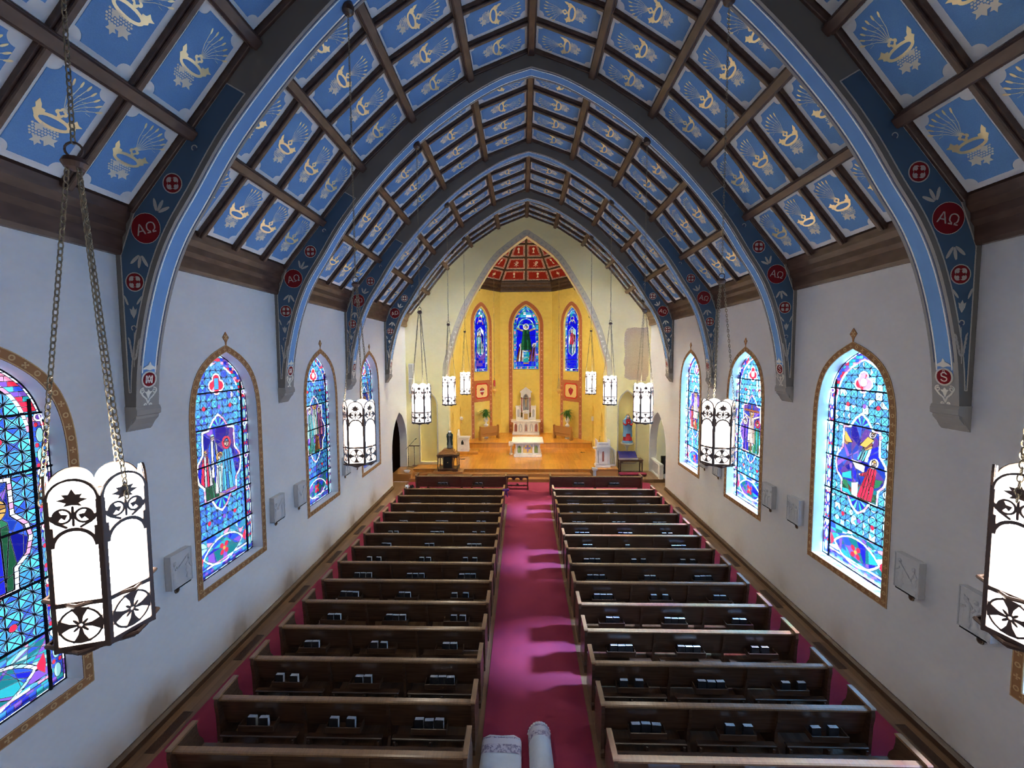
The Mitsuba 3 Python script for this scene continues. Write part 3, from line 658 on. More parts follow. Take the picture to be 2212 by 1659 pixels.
SCENES = {
    ('L', 0): dict(bg=('deep_blue', 'ultramarine', 'violet'), fig=[figure(-.2, 3.5, 1.3, 'violet', 'cream'), figure(.28, 3.45, 1.2, 'green', 'deep_blue', arms=1, flip=-1), figure(.05, 3.45, .6, 'flesh', 'cream', kneel=True)], ground=('green', 'brown')),
    ('L', 1): dict(bg=('deep_blue', 'violet', 'deep_blue'), fig=[figure(.30, 3.52, 1.16, 'sky', 'cyan', 4, 'red', 'sky', 1, -1), figure(0, 3.52, .86, 'cream', 'pale_green'), figure(-.42, 3.75, .78, 'red', 'cream', 0, None, 'amber'), figure(-.2, 3.9, .95, 'ultramarine', 'cream', 0, None, 'pale_green'), figure(-.27, 3.45, .62, 'green', 'green', -8, None, 'brown', 0, 1, True)], ground=('pink', 'flesh', 'violet')),
    ('L', 2): dict(bg=('deep_blue', 'violet', 'brown'), fig=[figure(-.3, 3.95, .95, 'pale_green', 'teal', 0, 'cream'), figure(0, 4.0, 1.05, 'cream', 'pale_green', 0, 'amber'), figure(.3, 3.95, .9, 'violet', 'pink', 0, 'cream'), figure(-.22, 3.5, .7, 'green', 'teal', 0, None), figure(.12, 3.5, .72, 'brown', 'amber', 0, None), figure(.38, 3.5, .6, 'deep_blue', 'violet', 0, None)], ground=('green', 'teal', 'brown')),
    ('L', 3): dict(bg=('deep_blue', 'ultramarine'), fig=[figure(0, 3.5, 1.3, 'cream', 'pale_green'), figure(-.36, 3.5, .9, 'brown', 'red'), figure(.36, 3.5, .9, 'teal', 'green')], ground=('green', 'violet')),
    ('R', 0): dict(bg=('ultramarine', 'deep_blue'), fig=[figure(-.1, 3.5, 1.25, 'cream', 'pale_green'), figure(.34, 3.5, 1.0, 'red', 'violet')], ground=('green', 'teal')),
    ('R', 1): dict(bg=('ultramarine', 'deep_blue', 'ultramarine', 'violet'), fig=[wing(-.02, 4.58, 1), wing(-.22, 4.60, -1), figure(.06, 4.26, .66, 'pale_green', 'cyan', -22, 'cream', 'amber', 1, -1), figure(.16, 3.46, .88, 'red', 'red', -14, 'cream', 'amber', 1, -1), [('cream', Polygon([(-.24, 4.24), (-.1, 4.06), (.12, 4.02), (.14, 4.16), (-.02, 4.22)]))], [('pale_green', Polygon([(-.2, 3.72), (-.02, 3.78), (-.02, 3.44), (-.18, 3.46)])), ('teal', Polygon([(-.48, 3.86), (-.22, 3.98), (-.2, 3.8), (-.47, 3.76)])), ('green', Polygon([(.34, 3.74), (.5, 3.82), (.6, 3.98), (.42, 3.96)]))]], ground=('green', 'green', 'teal', 'brown')),
    ('R', 2): dict(bg=('ultramarine', 'deep_blue', 'violet'), fig=[[('brown', Polygon([(-.42, 4.74), (.42, 4.74), (.42, 4.8), (-.42, 4.8)])), ('brown', sbox(-.035, 4.8, .035, 4.95))], figure(0, 3.75, 1.02, 'flesh', 'flesh', 0, 'amber', 'brown', 2), figure(-.36, 3.48, 1.02, 'violet', 'deep_blue', 0, 'cream', 'violet'), figure(.34, 3.48, 1.0, 'green', 'teal', 0, 'red', 'brown'), [('brown', sbox(-.03, 3.5, .03, 3.75))]], ground=('pale_green', 'flesh', 'green')),
    ('R', 3): dict(bg=('deep_blue', 'violet'), fig=[figure(0, 3.9, 1.1, 'cream', 'flesh'), figure(-.34, 3.5, .85, 'red', 'brown'), figure(.34, 3.5, .9, 'green', 'teal'), figure(.0, 3.45, .5, 'amber', 'red', kneel=True)], ground=('green', 'pale_green')),
}
def nave_glass(sd, idx):
    rs = random.Random(100 * idx + (7 if sd == 'L' else 31)); out = Pieces()
    inn = OPENING.buffer(-.225, join_style=2)
    for q in polys(OPENING.buffer(-.02).difference(OPENING.buffer(-.038))): beads(q, .075, out, ['white', 'white', 'violet'], rs)
    for q in polys(OPENING.buffer(-.185, join_style=2).difference(inn)): beads(q, .09, out, ['white', 'white', 'white', 'pink'] if sd == 'R' else ['white', 'white', 'pink', 'sky'], rs)
    bd = OPENING.buffer(-.046).difference(OPENING.buffer(-.178, join_style=2))
    # border strip: leaves, lozenges and circles climbing the jambs, pieces following the arch
    used_ = []
    for i, z in enumerate(np.arange(2.02, 5.55, .285)):
        for q in (-1, 1):
            x = q * .873
            loz = ell(x, z, .042, .10).intersection(bd)
            out.append(('pale_green', loz)); used_.append(loz.buffer(.009))
            for u_ in (-1, 1):
                d_ = ell(x + u_ * .040, z + .145, .020, .030); out.append(('pink' if (sd == 'R' and i % 2) else 'red', d_)); used_.append(d_.buffer(.007))
    for z in (5.75, 4.98, 4.2, 3.42, 2.66):
        for q in (-1, 1):
            c = ring(.04, .06); c = affinity.translate(c, q * .873, z - .06); out.append(('white', c)); used_.append(affinity.translate(disc(.068), q * .873, z - .06)); out.append(('violet', affinity.translate(disc(.034), q * .873, z - .06)))
    rest = bd.difference(union_all(used_))
    for z in np.arange(1.8, 6.7, .071):
        for q in polys(cut_z(rest, z + .004, z + .066)):
            w = q.bounds[2] - q.bounds[0]
            n = max(1, int(w / .085))
            for j in range(n): out.append((rs.choice(['ultramarine', 'deep_blue', 'sky', 'violet', 'ultramarine', 'teal'] if z < 5.5 else ['pink', 'violet', 'deep_blue', 'red', 'teal', 'ultramarine', 'cyan']), q.intersection(sbox(q.bounds[0] + w * j / n + (.004 if j else 0), 0, q.bounds[0] + w * (j + 1) / n - .003, 9))))
    # field of quarries
    out.sec = 'quarry_field'
    emb = affinity.translate(union_all([Point(0, .11).buffer(.13, 8), Point(-.11, -.03).buffer(.13, 8), Point(.11, -.03).buffer(.13, 8), Point(0, -.14).buffer(.10, 8)]), 0, 5.92)
    panel = inn.intersection(sbox(-2, 0, 2, 2.66))
    fld = inn.difference(panel).difference(MED.buffer(.012)).difference(emb.buffer(.012))
    flw = [(x, z) for z in (5.42, 2.95) for x in (-.4, .05, .4)]
    flowers = union_all([Point(x, z).buffer(.055, 3) for x, z in flw])
    for i, (x, z) in enumerate(flw): out.append(('red' if i % 3 != 1 else 'violet', Point(x, z).buffer(.046, 3)))
    fld = fld.difference(flowers)
    s = .162; tints = ['cyan', 'cyan', 'sky', 'cyan', 'sky', 'pale_green'] if sd == 'R' else ['sky', 'cyan', 'sky', 'ultramarine', 'cyan']
    fp = __import__('shapely').prepared.prep(fld)
    for a in np.arange(-5, 5):
        for b in np.arange(0, 28):
            x, z = a * s, 2.66 + b * s; base = rs.choice(tints)
            sq = sbox(x, z, x + s, z + s)
            if not fp.intersects(sq): continue
            c = (x + s / 2, z + s / 2); k_ = [(x, z), (x + s, z), (x + s, z + s), (x, z + s)]
            for j in range(4):
                e0, e1 = np.array(k_[j]), np.array(k_[(j + 1) % 4]); m = (e0 + e1) / 2; cc = np.array(c)
                tri = Polygon([e0, e1, cc]).buffer(-.0065, join_style=2)
                if (a + b) % 2:
                    pet = Polygon([e0, m + (cc - m) * .55, e1, m + (cc - m) * .12])
                    pcs = [(rs.choice(tints), pet.buffer(-.004)), (base, tri.difference(pet.buffer(.004)))]
                else: pcs = [(base if rs.random() < .6 else rs.choice(tints), tri)]
                for cl, g in pcs: out.append((cl, g if fp.contains(sq) else g.intersection(fld)))
    # emblem near the top
    out.sec = 'emblem'
    for q in polys(emb.difference(emb.buffer(-.028))): beads(q, .07, out, ['white'], rs)
    ei = emb.buffer(-.038); mid = affinity.translate(sbox(-.06, -.11, .06, .13) if sd == 'L' and idx == 1 else disc(.085), 0, 5.92)
    facets(ei.difference(mid.buffer(.01)), out, ['red', 'red', 'pink'] if idx in (1, 2) else ['red', 'violet'], rs, 4)
    out.append(('sky' if sd == 'L' and idx == 1 else 'white' if idx % 2 == 0 else 'pale_green', mid))
    # medallion with its scene
    out.sec = 'medallion'
    for q in polys(MED.difference(MED.buffer(-.042, join_style=2))): beads(q, .085, out, ['white', 'white', 'white', 'pink'], rs)
    mi_ = MED.buffer(-.056, join_style=2); sc = SCENES[(sd, idx)]
    figs = [p for f in sc['fig'] for p in f]
    body = mi_.intersection(sbox(-2, 3.42, 2, 4.98)); taken = []
    for cl, g in figs:      # earlier figures stand in front
        g = g.intersection(body)
        for t in taken: g = g.difference(t)
        taken.append(g.buffer(.006)); out.append((cl, g.buffer(-.004)))
    free = body.difference(union_all(taken))
    facets(free.intersection(sbox(-2, 3.74, 2, 9)), out, list(sc['bg']) + ['dark_' + q for q in sc['bg']], rs, 22)
    facets(free.intersection(sbox(-2, 0, 2, 3.73)), out, list(sc['ground']) + ['dark_' + q for q in sc['ground']], rs, 12)
    for zlo, zhi, cz in ((4.99, 9, 4.95), (0, 3.41, 3.45)):
        reg = mi_.intersection(sbox(-2, zlo, 2, zhi))
        for j in range(9):
            a0, a1 = math.pi * j / 9 + .03, math.pi * (j + 1) / 9 - .03; sg = 1 if zlo > 4 else -1
            out.append((['ultramarine', 'cyan', 'deep_blue', 'teal'][j % 4], reg.intersection(Polygon([(.02 * math.cos((a0 + a1) / 2), cz + sg * .03), (math.cos(a0), cz + sg * math.sin(a0)), (math.cos(a1), cz + sg * math.sin(a1))]))))
    # bottom panel with a vesica of flowers
    out.sec = 'flower_panel'
    ves = ell(0, 2.24, .63, .31, 0, 40).intersection(affinity.translate(Point(0, 0).buffer(.80, 24), 0, 1.75)).intersection(affinity.translate(Point(0, 0).buffer(.80, 24), 0, 2.73))
    for q in polys(ves.difference(ves.buffer(-.035))): beads(q, .07, out, ['white', 'white', 'pale_green'], rs)
    vi = ves.buffer(-.046); pet = [ell(.10 * math.cos(a), 2.24 + .10 * math.sin(a), .062, .05, math.degrees(a)) for a in (.8, 2.34, 3.94, 5.48)]
    core = ell(0, 2.24, .042, .042)
    for q in pet: out.append(('red', q.difference(core.buffer(.008))))
    out.append(('amber', core))
    facets(vi.difference(union_all(pet + [core]).buffer(.008)), out, ['deep_blue', 'violet', 'teal', 'ultramarine', 'dark_teal'], rs, 16)
    rest = panel.difference(ves.buffer(.012)).difference(sbox(-2, 2.64, 2, 9))
    side_ = union_all([Polygon([(q * .60, 2.24), (q * .72, 2.4), (q * .74, 2.24), (q * .72, 2.08)]) for q in (-1, 1)])
    for q in polys(side_): out.append(('red', q.buffer(-.006)))
    rest = rest.difference(side_)
    facets(rest.intersection(sbox(-2, 2.06, 2, 9)), out, ['cyan', 'sky', 'teal', 'pale_green', 'dark_teal', 'ultramarine', 'dark_cyan', 'violet', 'pink'], rs, 26)
    facets(rest.intersection(sbox(-2, 0, 2, 2.05)), out, ['ultramarine', 'violet', 'cyan', 'sky', 'deep_blue', 'dark_sky', 'pale_green'], rs, 24)
    return out
def apse_glass(i):
    w, z0, zt = WINA[i]; rs = random.Random(i); out = Pieces(); O = apse_opening(w, z0, zt)
    def bd(a, b): return O.buffer(-a, join_style=2).difference(O.buffer(-b, join_style=2))
    for q in polys(bd(.02, .05)): beads(q, .10, out, ['white', 'cyan', 'pale_green'], rs)
    for q in polys(bd(.06, .17)): beads(q, .12, out, ['ultramarine', 'sky', 'cyan', 'deep_blue', 'teal', 'pink'] if i == 2 else ['deep_blue', 'ultramarine', 'sky', 'white', 'violet'], rs)
    for q in polys(bd(.18, .215)): beads(q, .14, out, ['cyan', 'white', 'sky'], rs)
    inn = O.buffer(-.225, join_style=2); taken = []
    def lay(cl, g):
        g = g.intersection(inn)
        for t in taken: g = g.difference(t)
        taken.append(g.buffer(.007)); out.append((cl, g.buffer(-.004)))
    blue = ['apse_blue'] * 5 + ['ultramarine']
    out.sec = 'figure_scene'
    if i == 2:
        for f in (figure(0, 7.0, 1.85, 'green', 'dark_green', 0, 'cream', 'sky', 2), figure(-.47, 6.15, 1.3, 'brown', 'cream', 6, 'cream', 'cream', 1, 1), figure(.47, 6.15, 1.3, 'violet', 'brown', -6, 'cream', 'cream', 1, -1)):
            for cl, g in f: lay(cl, g)
        facets(inn.intersection(sbox(-.24, 6.1, .24, 6.95)).difference(union_all(taken)), out, ['teal', 'white', 'pale_green', 'sky'], rs, 9); taken.append(sbox(-.25, 6.09, .25, 6.96))
        lay('amber', sbox(-.2, 5.98, .2, 6.05))
        can = union_all([affinity.translate(ring(.5, .58), 0, 8.75), affinity.translate(ring(.24, .32), -.36, 8.6), affinity.translate(ring(.24, .32), .36, 8.6)]).intersection(sbox(-2, 8.55, 2, 9.5))
        for q in polys(can.intersection(inn).difference(union_all(taken))): beads(q, .12, out, ['white', 'pale_green', 'cyan'], rs)
        taken.append(can.buffer(.01)); top = 9.35
    else:
        hw, zc, hh = .34, 7.55, .78
        M_ = Polygon([(-hw, zc - hh), (-hw * .5, zc - hh - .13), (0, zc - hh - .25), (hw * .5, zc - hh - .13), (hw, zc - hh), (hw * 1.12, zc), (hw, zc + hh), (hw * .5, zc + hh + .13), (0, zc + hh + .25), (-hw * .5, zc + hh + .13), (-hw, zc + hh), (-hw * 1.12, zc)])
        for q in polys(M_.difference(M_.buffer(-.035))): beads(q, .11, out, ['white', 'pale_green'] if i == 1 else ['white'], rs)
        fg = (figure(-.12, zc - .85, 1.5, 'teal', 'white', 0, 'white', 'white') + figure(.15, zc - .85, .9, 'white', 'cyan', 0, None)) if i == 1 else (figure(-.03, zc - .2, 1.0, 'red', 'pink', 0, 'white', 'amber') + figure(.16, zc - .8, .95, 'white', 'pale_green', 0, None) + figure(-.18, zc - .85, .9, 'cyan', 'ultramarine', 0, None))
        inner_m = M_.buffer(-.045)
        keep = inn; inn = inner_m
        for cl, g in fg: lay(cl, g)
        facets(inner_m.difference(union_all(taken)), out, ['deep_blue', 'ultramarine', 'brown', 'pale_green', 'white'], rs, 10)
        inn = keep; taken.append(M_.buffer(.008))
        can = union_all([affinity.translate(ring(.26, .32), 0, 8.75), affinity.translate(ring(.15, .20), 0, 9.12)]).intersection(sbox(-2, 8.75, 2, 9.4))
        for q in polys(can.intersection(inn).difference(union_all(taken))): beads(q, .11, out, ['white', 'pink', 'pale_green'], rs)
        taken.append(can.buffer(.01)); top = 9.2
        if i == 3:
            for x in (-.16, .16): lay('red', Point(x, 9.15).buffer(.06, 4))
        lay('red', Polygon([(0, 8.85), (.06, 8.95), (0, 9.05), (-.06, 8.95)]))
    rest = inn.difference(union_all(taken)); s = .2; out.sec = 'quarry_field'
    for a in range(-6, 6):
        for b in range(0, 26):
            c = rest.intersection(sbox(a * s + .005, z0 + b * s + .005, (a + 1) * s - .005, z0 + (b + 1) * s - .005))
            zz = z0 + b * s
            for q in polys(c): out.append((rs.choice(['violet', 'deep_blue', 'apse_blue'] if i == 1 and zz < 6.9 else (['white', 'sky', 'teal', 'cyan', 'ultramarine'] if zz > top - .1 else blue)), q))
    for q in ((-1, 1)):
        lb = sbox(-w, z0 + .02, w, z0 + .18)
    return out
SECTION = {'border': 'coloured border of leaves and beads', 'quarry_field': 'field of small leaded panes', 'emblem': 'small emblem near the top', 'medallion': 'framed scene of robed figures', 'flower_panel': 'bottom panel with a red flower', 'figure_scene': 'robed figures in the middle'}
def build_glass(k, pieces, M, gain, opening, bars, depth):
    by = {}
    for c, g, sec in pieces:
        for q in polys(g):
            if q.area > 2.5e-5: by.setdefault((sec, c), []).append(q)
    for (sec, c), pl in sorted(by.items()):
        labels[f'{k}__{sec}'] = {'label': SECTION[sec]}
        m = sheet(pl, depth); L = np.array(GLASS[c]) * gain * CLEAR.get(c, 1.0) if depth > -.2 else np.array(DAY['L' if gain < .5 else 'R'].get(c, GLASS[c])) * gain
        kk = numbered(f'{k}__{sec}__{c}_glass'); labels[kk] = {'label': f"{c.replace('_', ' ')} pieces of stained glass", 'kind': 'stuff'}
        scene[kk] = ply(tm(m, M), ('glass_' if depth < -.2 else 'apseglass_') + c, emitter=emitter(L, max(.02, m.area * L.mean())))
    lead = opening.buffer(.03, join_style=2).difference(union_all([q.buffer(.0006, join_style=2) for pl in by.values() for q in pl]).simplify(.0008))
    x0, y0, x1, y1 = lead.bounds
    tiles = [shapely.clip_by_rect(lead, a, b, a + .34, b + .34) for a in np.arange(x0, x1, .34) for b in np.arange(y0, y1, .34)]
    kk = mesh(k + '__lead', tm(sheet(tiles, depth), M), 'lead'); labels[kk] = {'label': 'dark lead cames', 'kind': 'stuff'}
    for b in bars: mesh(k + '__saddle_bar', tm(b, M), 'lead')
trim_shape = OPENING.buffer(.14, join_style=2, mitre_limit=3).difference(OPENING)
def trim_deco():
    ln = OPENING.buffer(.07, join_style=2, mitre_limit=3).exterior; out = []; n = 76
    for i in range(n):
        p = ln.interpolate((i + .5) / n, normalized=True)
        out.append(at2(cross_pattee(.042) if i % 2 else ring(.022, .04, 12), p.x, p.y))
    e = OPENING.buffer(.14, join_style=2, mitre_limit=3)
    return union_all(out + [e.difference(e.buffer(-.014, join_style=2)), OPENING.buffer(.014, join_style=2).difference(OPENING)])
TRIMD = trim_deco()
FIN = union_all([sbox(-.018, 6.74, .018, 6.86), Polygon([(0, 6.82), (.10, 6.94), (0, 7.06), (-.10, 6.94)]), Point(0, 6.86).buffer(.035, 4)])
FIND = at2(cross_pattee(.06), 0, 6.94, 45)
FOOTD = union_all([sbox(-1.145, 1.62, -.955, 1.80), sbox(.955, 1.62, 1.145, 1.80)])
plyt = [ply(ext(union_all([trim_shape, FIN]), .012), 'trim_brown'), ply(ext(TRIMD, .003, .0115), 'trim_tan'), ply(ext(FIND, .003, .0115), 'trim_tan')]
wn = 0
for si, sd in ((-1, 'L'), (1, 'R')):
    for i, yc in enumerate(WIN_Y):
        wn += 1; k = f'window_{wn}'
        structure(k); M = np.array(side(si)) @ mv(U(si, yc), 0, 0)
        put(k + '__painted_surround', plyt[0], M); put(k + '__painted_surround__ornament', plyt[1], M); put(k + '__painted_surround__finial_cross', plyt[2], M)
        bars = [bx(-.985, .985, z - .014, z + .014, -.252, -.228) for z in (5.75, 4.98, 4.2, 3.42, 2.66)] + [bx(q - .014, q + .014, 1.8, 5.95, -.256, -.226) for q in (-.765, .765)]
        build_glass(k, nave_glass(sd, i), M, WINDOW_LEFT if si < 0 else WINDOW_RIGHT, OPENING, bars, -.25)
for i in (1, 2, 3):
    wn += 1; k = f'window_{wn}'; structure(k); M, L = apse_frames[i]; w, z0, zt = WINA[i]; O = apse_opening(w, z0, zt)
    bars = [bx(-w, w, z - .012, z + .012, -.112, -.09) for z in np.arange(z0 + .85, zt - .5, .82)]
    build_glass(k, apse_glass(i), M, WINDOW_APSE, O, bars, -.11)
    full = Polygon([(-w - .34, 1.0), (-w - .34, z0)] + [p for p in O.buffer(.34).exterior.coords if p[1] > z0 + .01][::-1] + [(w + .34, z0), (w + .34, 1.0)]).buffer(0)
    bandp = O.buffer(.34).union(sbox(-w - .34, .84, w + .34, z0 + .1)).difference(O.buffer(.09).union(sbox(-w - .09, .6, w + .09, z0 + .1)))
    lines = O.buffer(.36).union(sbox(-w - .36, .84, w + .36, z0 + .1)).difference(O.buffer(.34).union(sbox(-w - .34, .6, w + .34, z0 + .1))).union(O.buffer(.10).union(sbox(-w - .10, .84, w + .10, z0 + .1)).difference(O.buffer(.07).union(sbox(-w - .07, .6, w + .07, z0 + .1))))
    mesh(k + '__painted_surround', tm(ext(bandp, .004), M), 'apse_rose'); mesh(k + '__painted_surround__cream_line', tm(ext(lines, .005), M), 'rose')
    dots = [at2(quatrefoil(.05 if j % 2 else .075), q * (w + .215), z) for q in (-1, 1) for j, z in enumerate(np.arange(1.2, zt - 1.9, .32))]
    mesh(k + '__painted_surround__ornament', tm(cat([ext(g, .003, .0035) for g in dots]), M), 'rose')
    if i != 2:      # painted panel with a red heart under the window
        z1, z2 = 3.35, 4.85; o = sbox(-w - .1, z1, w + .1, z2); inn_ = sbox(-w + .06, z1 + .2, w - .06, z2 - .2)
        inn_ = inn_.difference(union_all([Point(q * (w - .06), z).buffer(.13, 5) for q in (-1, 1) for z in (z1 + .2, z2 - .2)]))
        in2 = inn_.buffer(-.10, join_style=1)
        mesh(k + '__heart_panel', tm(ext(o, .006), M), 'apse_rose')
        mesh(k + '__heart_panel__red_frame', tm(ext(inn_.difference(in2), .004, .0055), M), 'red_paint')
        mesh(k + '__heart_panel__yellow_field', tm(ext(in2, .004, .0052), M), 'yellow_paint')
        ht = Polygon(spline([(0, -.30), (-.16, -.1), (-.235, .08), (-.16, .22), (-.05, .20), (0, .12), (.05, .20), (.16, .22), (.235, .08), (.16, -.1), (0, -.30)], 5)).buffer(0)
        hb = union_all([ht, Polygon([(-.05, .17), (-.03, .30), (0, .25), (.03, .33), (.05, .17)])])
        mesh(k + '__heart_panel__heart', tm(ext(at2(hb, 0, 4.06), .006, .0085), M), 'robe_red')
        if i == 1: mesh(k + '__heart_panel__heart_band', tm(ext(at2(ht.intersection(sbox(-1, -.04, 1, .07)), 0, 4.06), .003, .014), M), 'cream')
# ------------------------------------------------------------------ pews and hymnals
ORD = ['first', 'second', 'third', 'fourth', 'fifth', 'sixth', 'seventh', 'eighth', 'ninth', 'tenth', 'eleventh', 'twelfth', 'thirteenth', 'fourteenth', 'frontmost']
XA, XB = 1.03, 5.30           # aisle end, wall end
def yz(poly, x0, x1): return tm(ext(poly, x1 - x0), frame((x0, 0, 0), (0, 1, 0), (0, 0, 1)))
PEW = {}
def pew_parts(front):
    P = []
    back = Polygon([(.10, .40), (.13, .40), (.045, .87), (.005, .87)])
    P.append(('backrest', ply(yz(back, XA + .03, XB - .03), 'pew')))
    cap = Polygon([(-.035, .845), (.06, .845), (.065, .872), (.05, .89), (-.02, .89), (-.038, .875)])
    P.append(('top_rail', ply(yz(cap, XA + .02, XB - .02), 'cap')))
    P.append(('seat', ply(bx(XA + .03, XB - .03, .10, .56, .42, .455, .01), 'pew')))
    P.append(('seat_rail', ply(bx(XA + .03, XB - .03, .14, .17, .32, .42), 'pew')))
    end = Polygon([(-.05, 0), (.56, 0), (.57, .10), (.54, .16), (.555, .45), (.53, .55), (.46, .66), (.435, .78), (.43, .905), (-.06, .905), (-.075, .80), (-.045, .6), (-.03, .14), (-.06, .10)])
    for x0 in (XA - .01, XB - .045):
        P.append(('end_panel', ply(yz(end, x0, x0 + .055), 'pew')))
        P.append(('end_cap', ply(yz(Polygon([(-.07, .90), (.44, .90), (.445, .92), (.43, .935), (-.06, .935), (-.075, .92)]), x0 - .012, x0 + .067), 'cap')))
    L = XB - XA
    stile = Polygon([(-.005, .86), (.05, .86), (.10, .46), (.5, .43), (.46, .2), (.52, .06), (.50, 0), (.02, 0), (.00, .06), (.075, .2), (.06, .40), (.0, .62)])
    xs = (XA + L * .335, XA + L * .665) if not front else (XA + L * .5,)
    for x in xs: P.append(('support', ply(yz(stile, x - .025, x + .025), 'pew')))
    cs = (1.76, 3.165, 4.60) if not front else (2.35, 4.0)
    for x in cs:
        rk = cat([bx(x - .29, x + .29, -.125, -.11, .415, .51, .004), bx(x - .29, x + .29, -.125, .075, .405, .418), bx(x - .29, x - .275, -.12, .07, .41, .5), bx(x + .275, x + .29, -.12, .07, .41, .5)])
        P.append(('book_rack', ply(rk, 'pew')))
    if not front:
        e = [XA + .07] + [q for x in xs for q in (x - .08, x + .08)] + [XB - .07]
        for j in range(3):
            a, b = e[2 * j], e[2 * j + 1]; c = (a + b) / 2
            kn = cat([bx(a, b, -.10, .0, .275, .31, .012), bx(a, b, -.13, -.09, .15, .19, .006)] + [bx(q - .02, q + .02, -.12, .0, .02, .275, .006) for q in (a + .05, c, b - .05)])
            P.append(('kneeler', ply(kn, 'pew')))
    return P
def mir(parts):  # the left-hand block is the mirror image
    return parts
BOOKS = {-1: [(2, 2, 2), (2, 2, 3), (2, 2, 3), (2, 2, 2), (2, 3, 2), (3, 2, 2), (3, 3, 3), (2, 2, 2), (2, 2, 3), (2, 3, 2), (2, 3, 2), (2, 3, 2), (3, 2, 2), (3, 3, 3), (3, 2)],
         1: [(0, 0, 0), (3, 2, 2), (2, 3, 2), (3, 3, 2), (2, 3, 2), (3, 2, 2), (3, 2, 3), (3, 2, 2), (2, 1, 3), (3, 3, 2), (3, 3, 3), (2, 2, 3), (3, 3, 3), (2, 3, 2), (3, 3)]}
BOOKS[-1][0] = (0, 0, 0)
cov = cat([bx(-.072, .070, -.034, -.029, 0, .178), bx(-.072, .070, .029, .034, 0, .178), bx(-.076, -.068, -.034, .034, 0, .178)])
pag = bx(-.068, .071, -.0288, .0288, .003, .1795)
ply_cov, ply_pag = ply(cov, 'cover'), ply(pag, 'page')
rb = random.Random(11)
pp = {0: pew_parts(False), 1: pew_parts(True)}
ppm = {}
for fr in (0, 1):
    ppm[fr] = []
    for n_, d_ in pp[fr]:
        v, f, nn, uv, c = meshkit.WRITTEN[d_['filename']]
        v2 = np.array(v) * [-1, 1, 1]
        ppm[fr].append((n_, mikit.ply((v2, np.array(f)[:, ::-1]), d_['bsdf']['id'])))
PEW_Y = [5.60 + .928 * k for k in range(14)] + [19.53]
for s in (-1, 1):
    blk = 'shrine-side' if s < 0 else 'pulpit-side'
    for k, y in enumerate(PEW_Y):
        fr = int(k == 14)
        nm = ORD[k] if k < 14 else 'frontmost'
        lab = f'dark oak pew, {nm} from the back in the {blk} block' if k < 14 else f'frontmost dark oak pew of the {blk} block, with two book racks'
        t = thing('pew', lab, 'pew', 'rows of oak pews')
        for n_, d_ in (pp if s > 0 else ppm)[fr]:
            kk = put(t + '__' + n_, d_, mv(0, y, .012 if fr else 0))
            if n_ in ('top_rail', 'end_cap'): labels[kk] = {'label': 'lighter worn oak cap'}
        bl = BOOKS[s][k]; cs = ((1.76, 3.165, 4.60) if not fr else (2.35, 4.0))
        if s < 0: cs = [-c for c in cs[::-1]]
        for ri, (c, n) in enumerate(zip(cs, bl)):
            nr = len(cs); pos = ('wall-end', 'middle', 'aisle-end') if nr == 3 else ('wall-end', 'aisle-end')
            rack = pos[ri] if s < 0 else pos[::-1][ri]
            if n == 1: xs = [-.13]
            elif n == 2:
                g_ = rb.choice((.155, .20, .28)); o = rb.uniform(-.06, .06); xs = [o - g_ / 2, o + g_ / 2]
            else:
                g_ = rb.choice((.154, .165)); o = rb.uniform(-.03, .03); xs = [o - g_, o, o + g_]
            for bi, xo in enumerate(xs):
                which = ('only one', ) if n == 1 else (('left one', 'right one') if n == 2 else ('left one', 'middle one', 'right one'))
                lab = f"dark hymnal, {which[bi]} in {rack} rack of {nm if k < 14 else 'frontmost'} {blk} pew" + (' from the back' if k < 14 else '')
                b = thing('hymnal', lab, 'book', 'hymnals in the pew racks')
                M = mv(c + xo, y - .042 + rb.uniform(-.005, .005), .42, rb.uniform(-.05, .05))
                a = rb.uniform(-.08, .03); R_ = np.eye(4); R_[1:3, 1:3] = [[math.cos(a), -math.sin(a)], [math.sin(a), math.cos(a)]]
                put(b + '__cover', ply_cov, M @ R_); kk = put(b + '__page_block', ply_pag, M @ R_); labels[kk] = {'label': 'pale page edges'}
# wooden strips with floor registers along both walls
for s, nm in ((-1, 'left'), (1, 'right')):
    x0 = -6.48 if s < 0 else 6.31
    for y in (6.40, 8.55, 10.7, 12.85, 15.0, 17.2):
        sl = [bx(x0 + .012 + .0155 * j, x0 + .020 + .0155 * j, y + .02, y + .80, .004, .009) for j in range(10)]
        kk = mesh('floor__register', bx(x0, x0 + .17, y, y + .82, 0, .005), 'lead'); mesh(kk + '__slats', cat(sl + [bx(x0, x0 + .17, y, y + .015, 0, .01), bx(x0, x0 + .17, y + .805, y + .82, 0, .01), bx(x0, x0 + .01, y, y + .82, 0, .01), bx(x0 + .16, x0 + .17, y, y + .82, 0, .01)]), 'wood_dark')

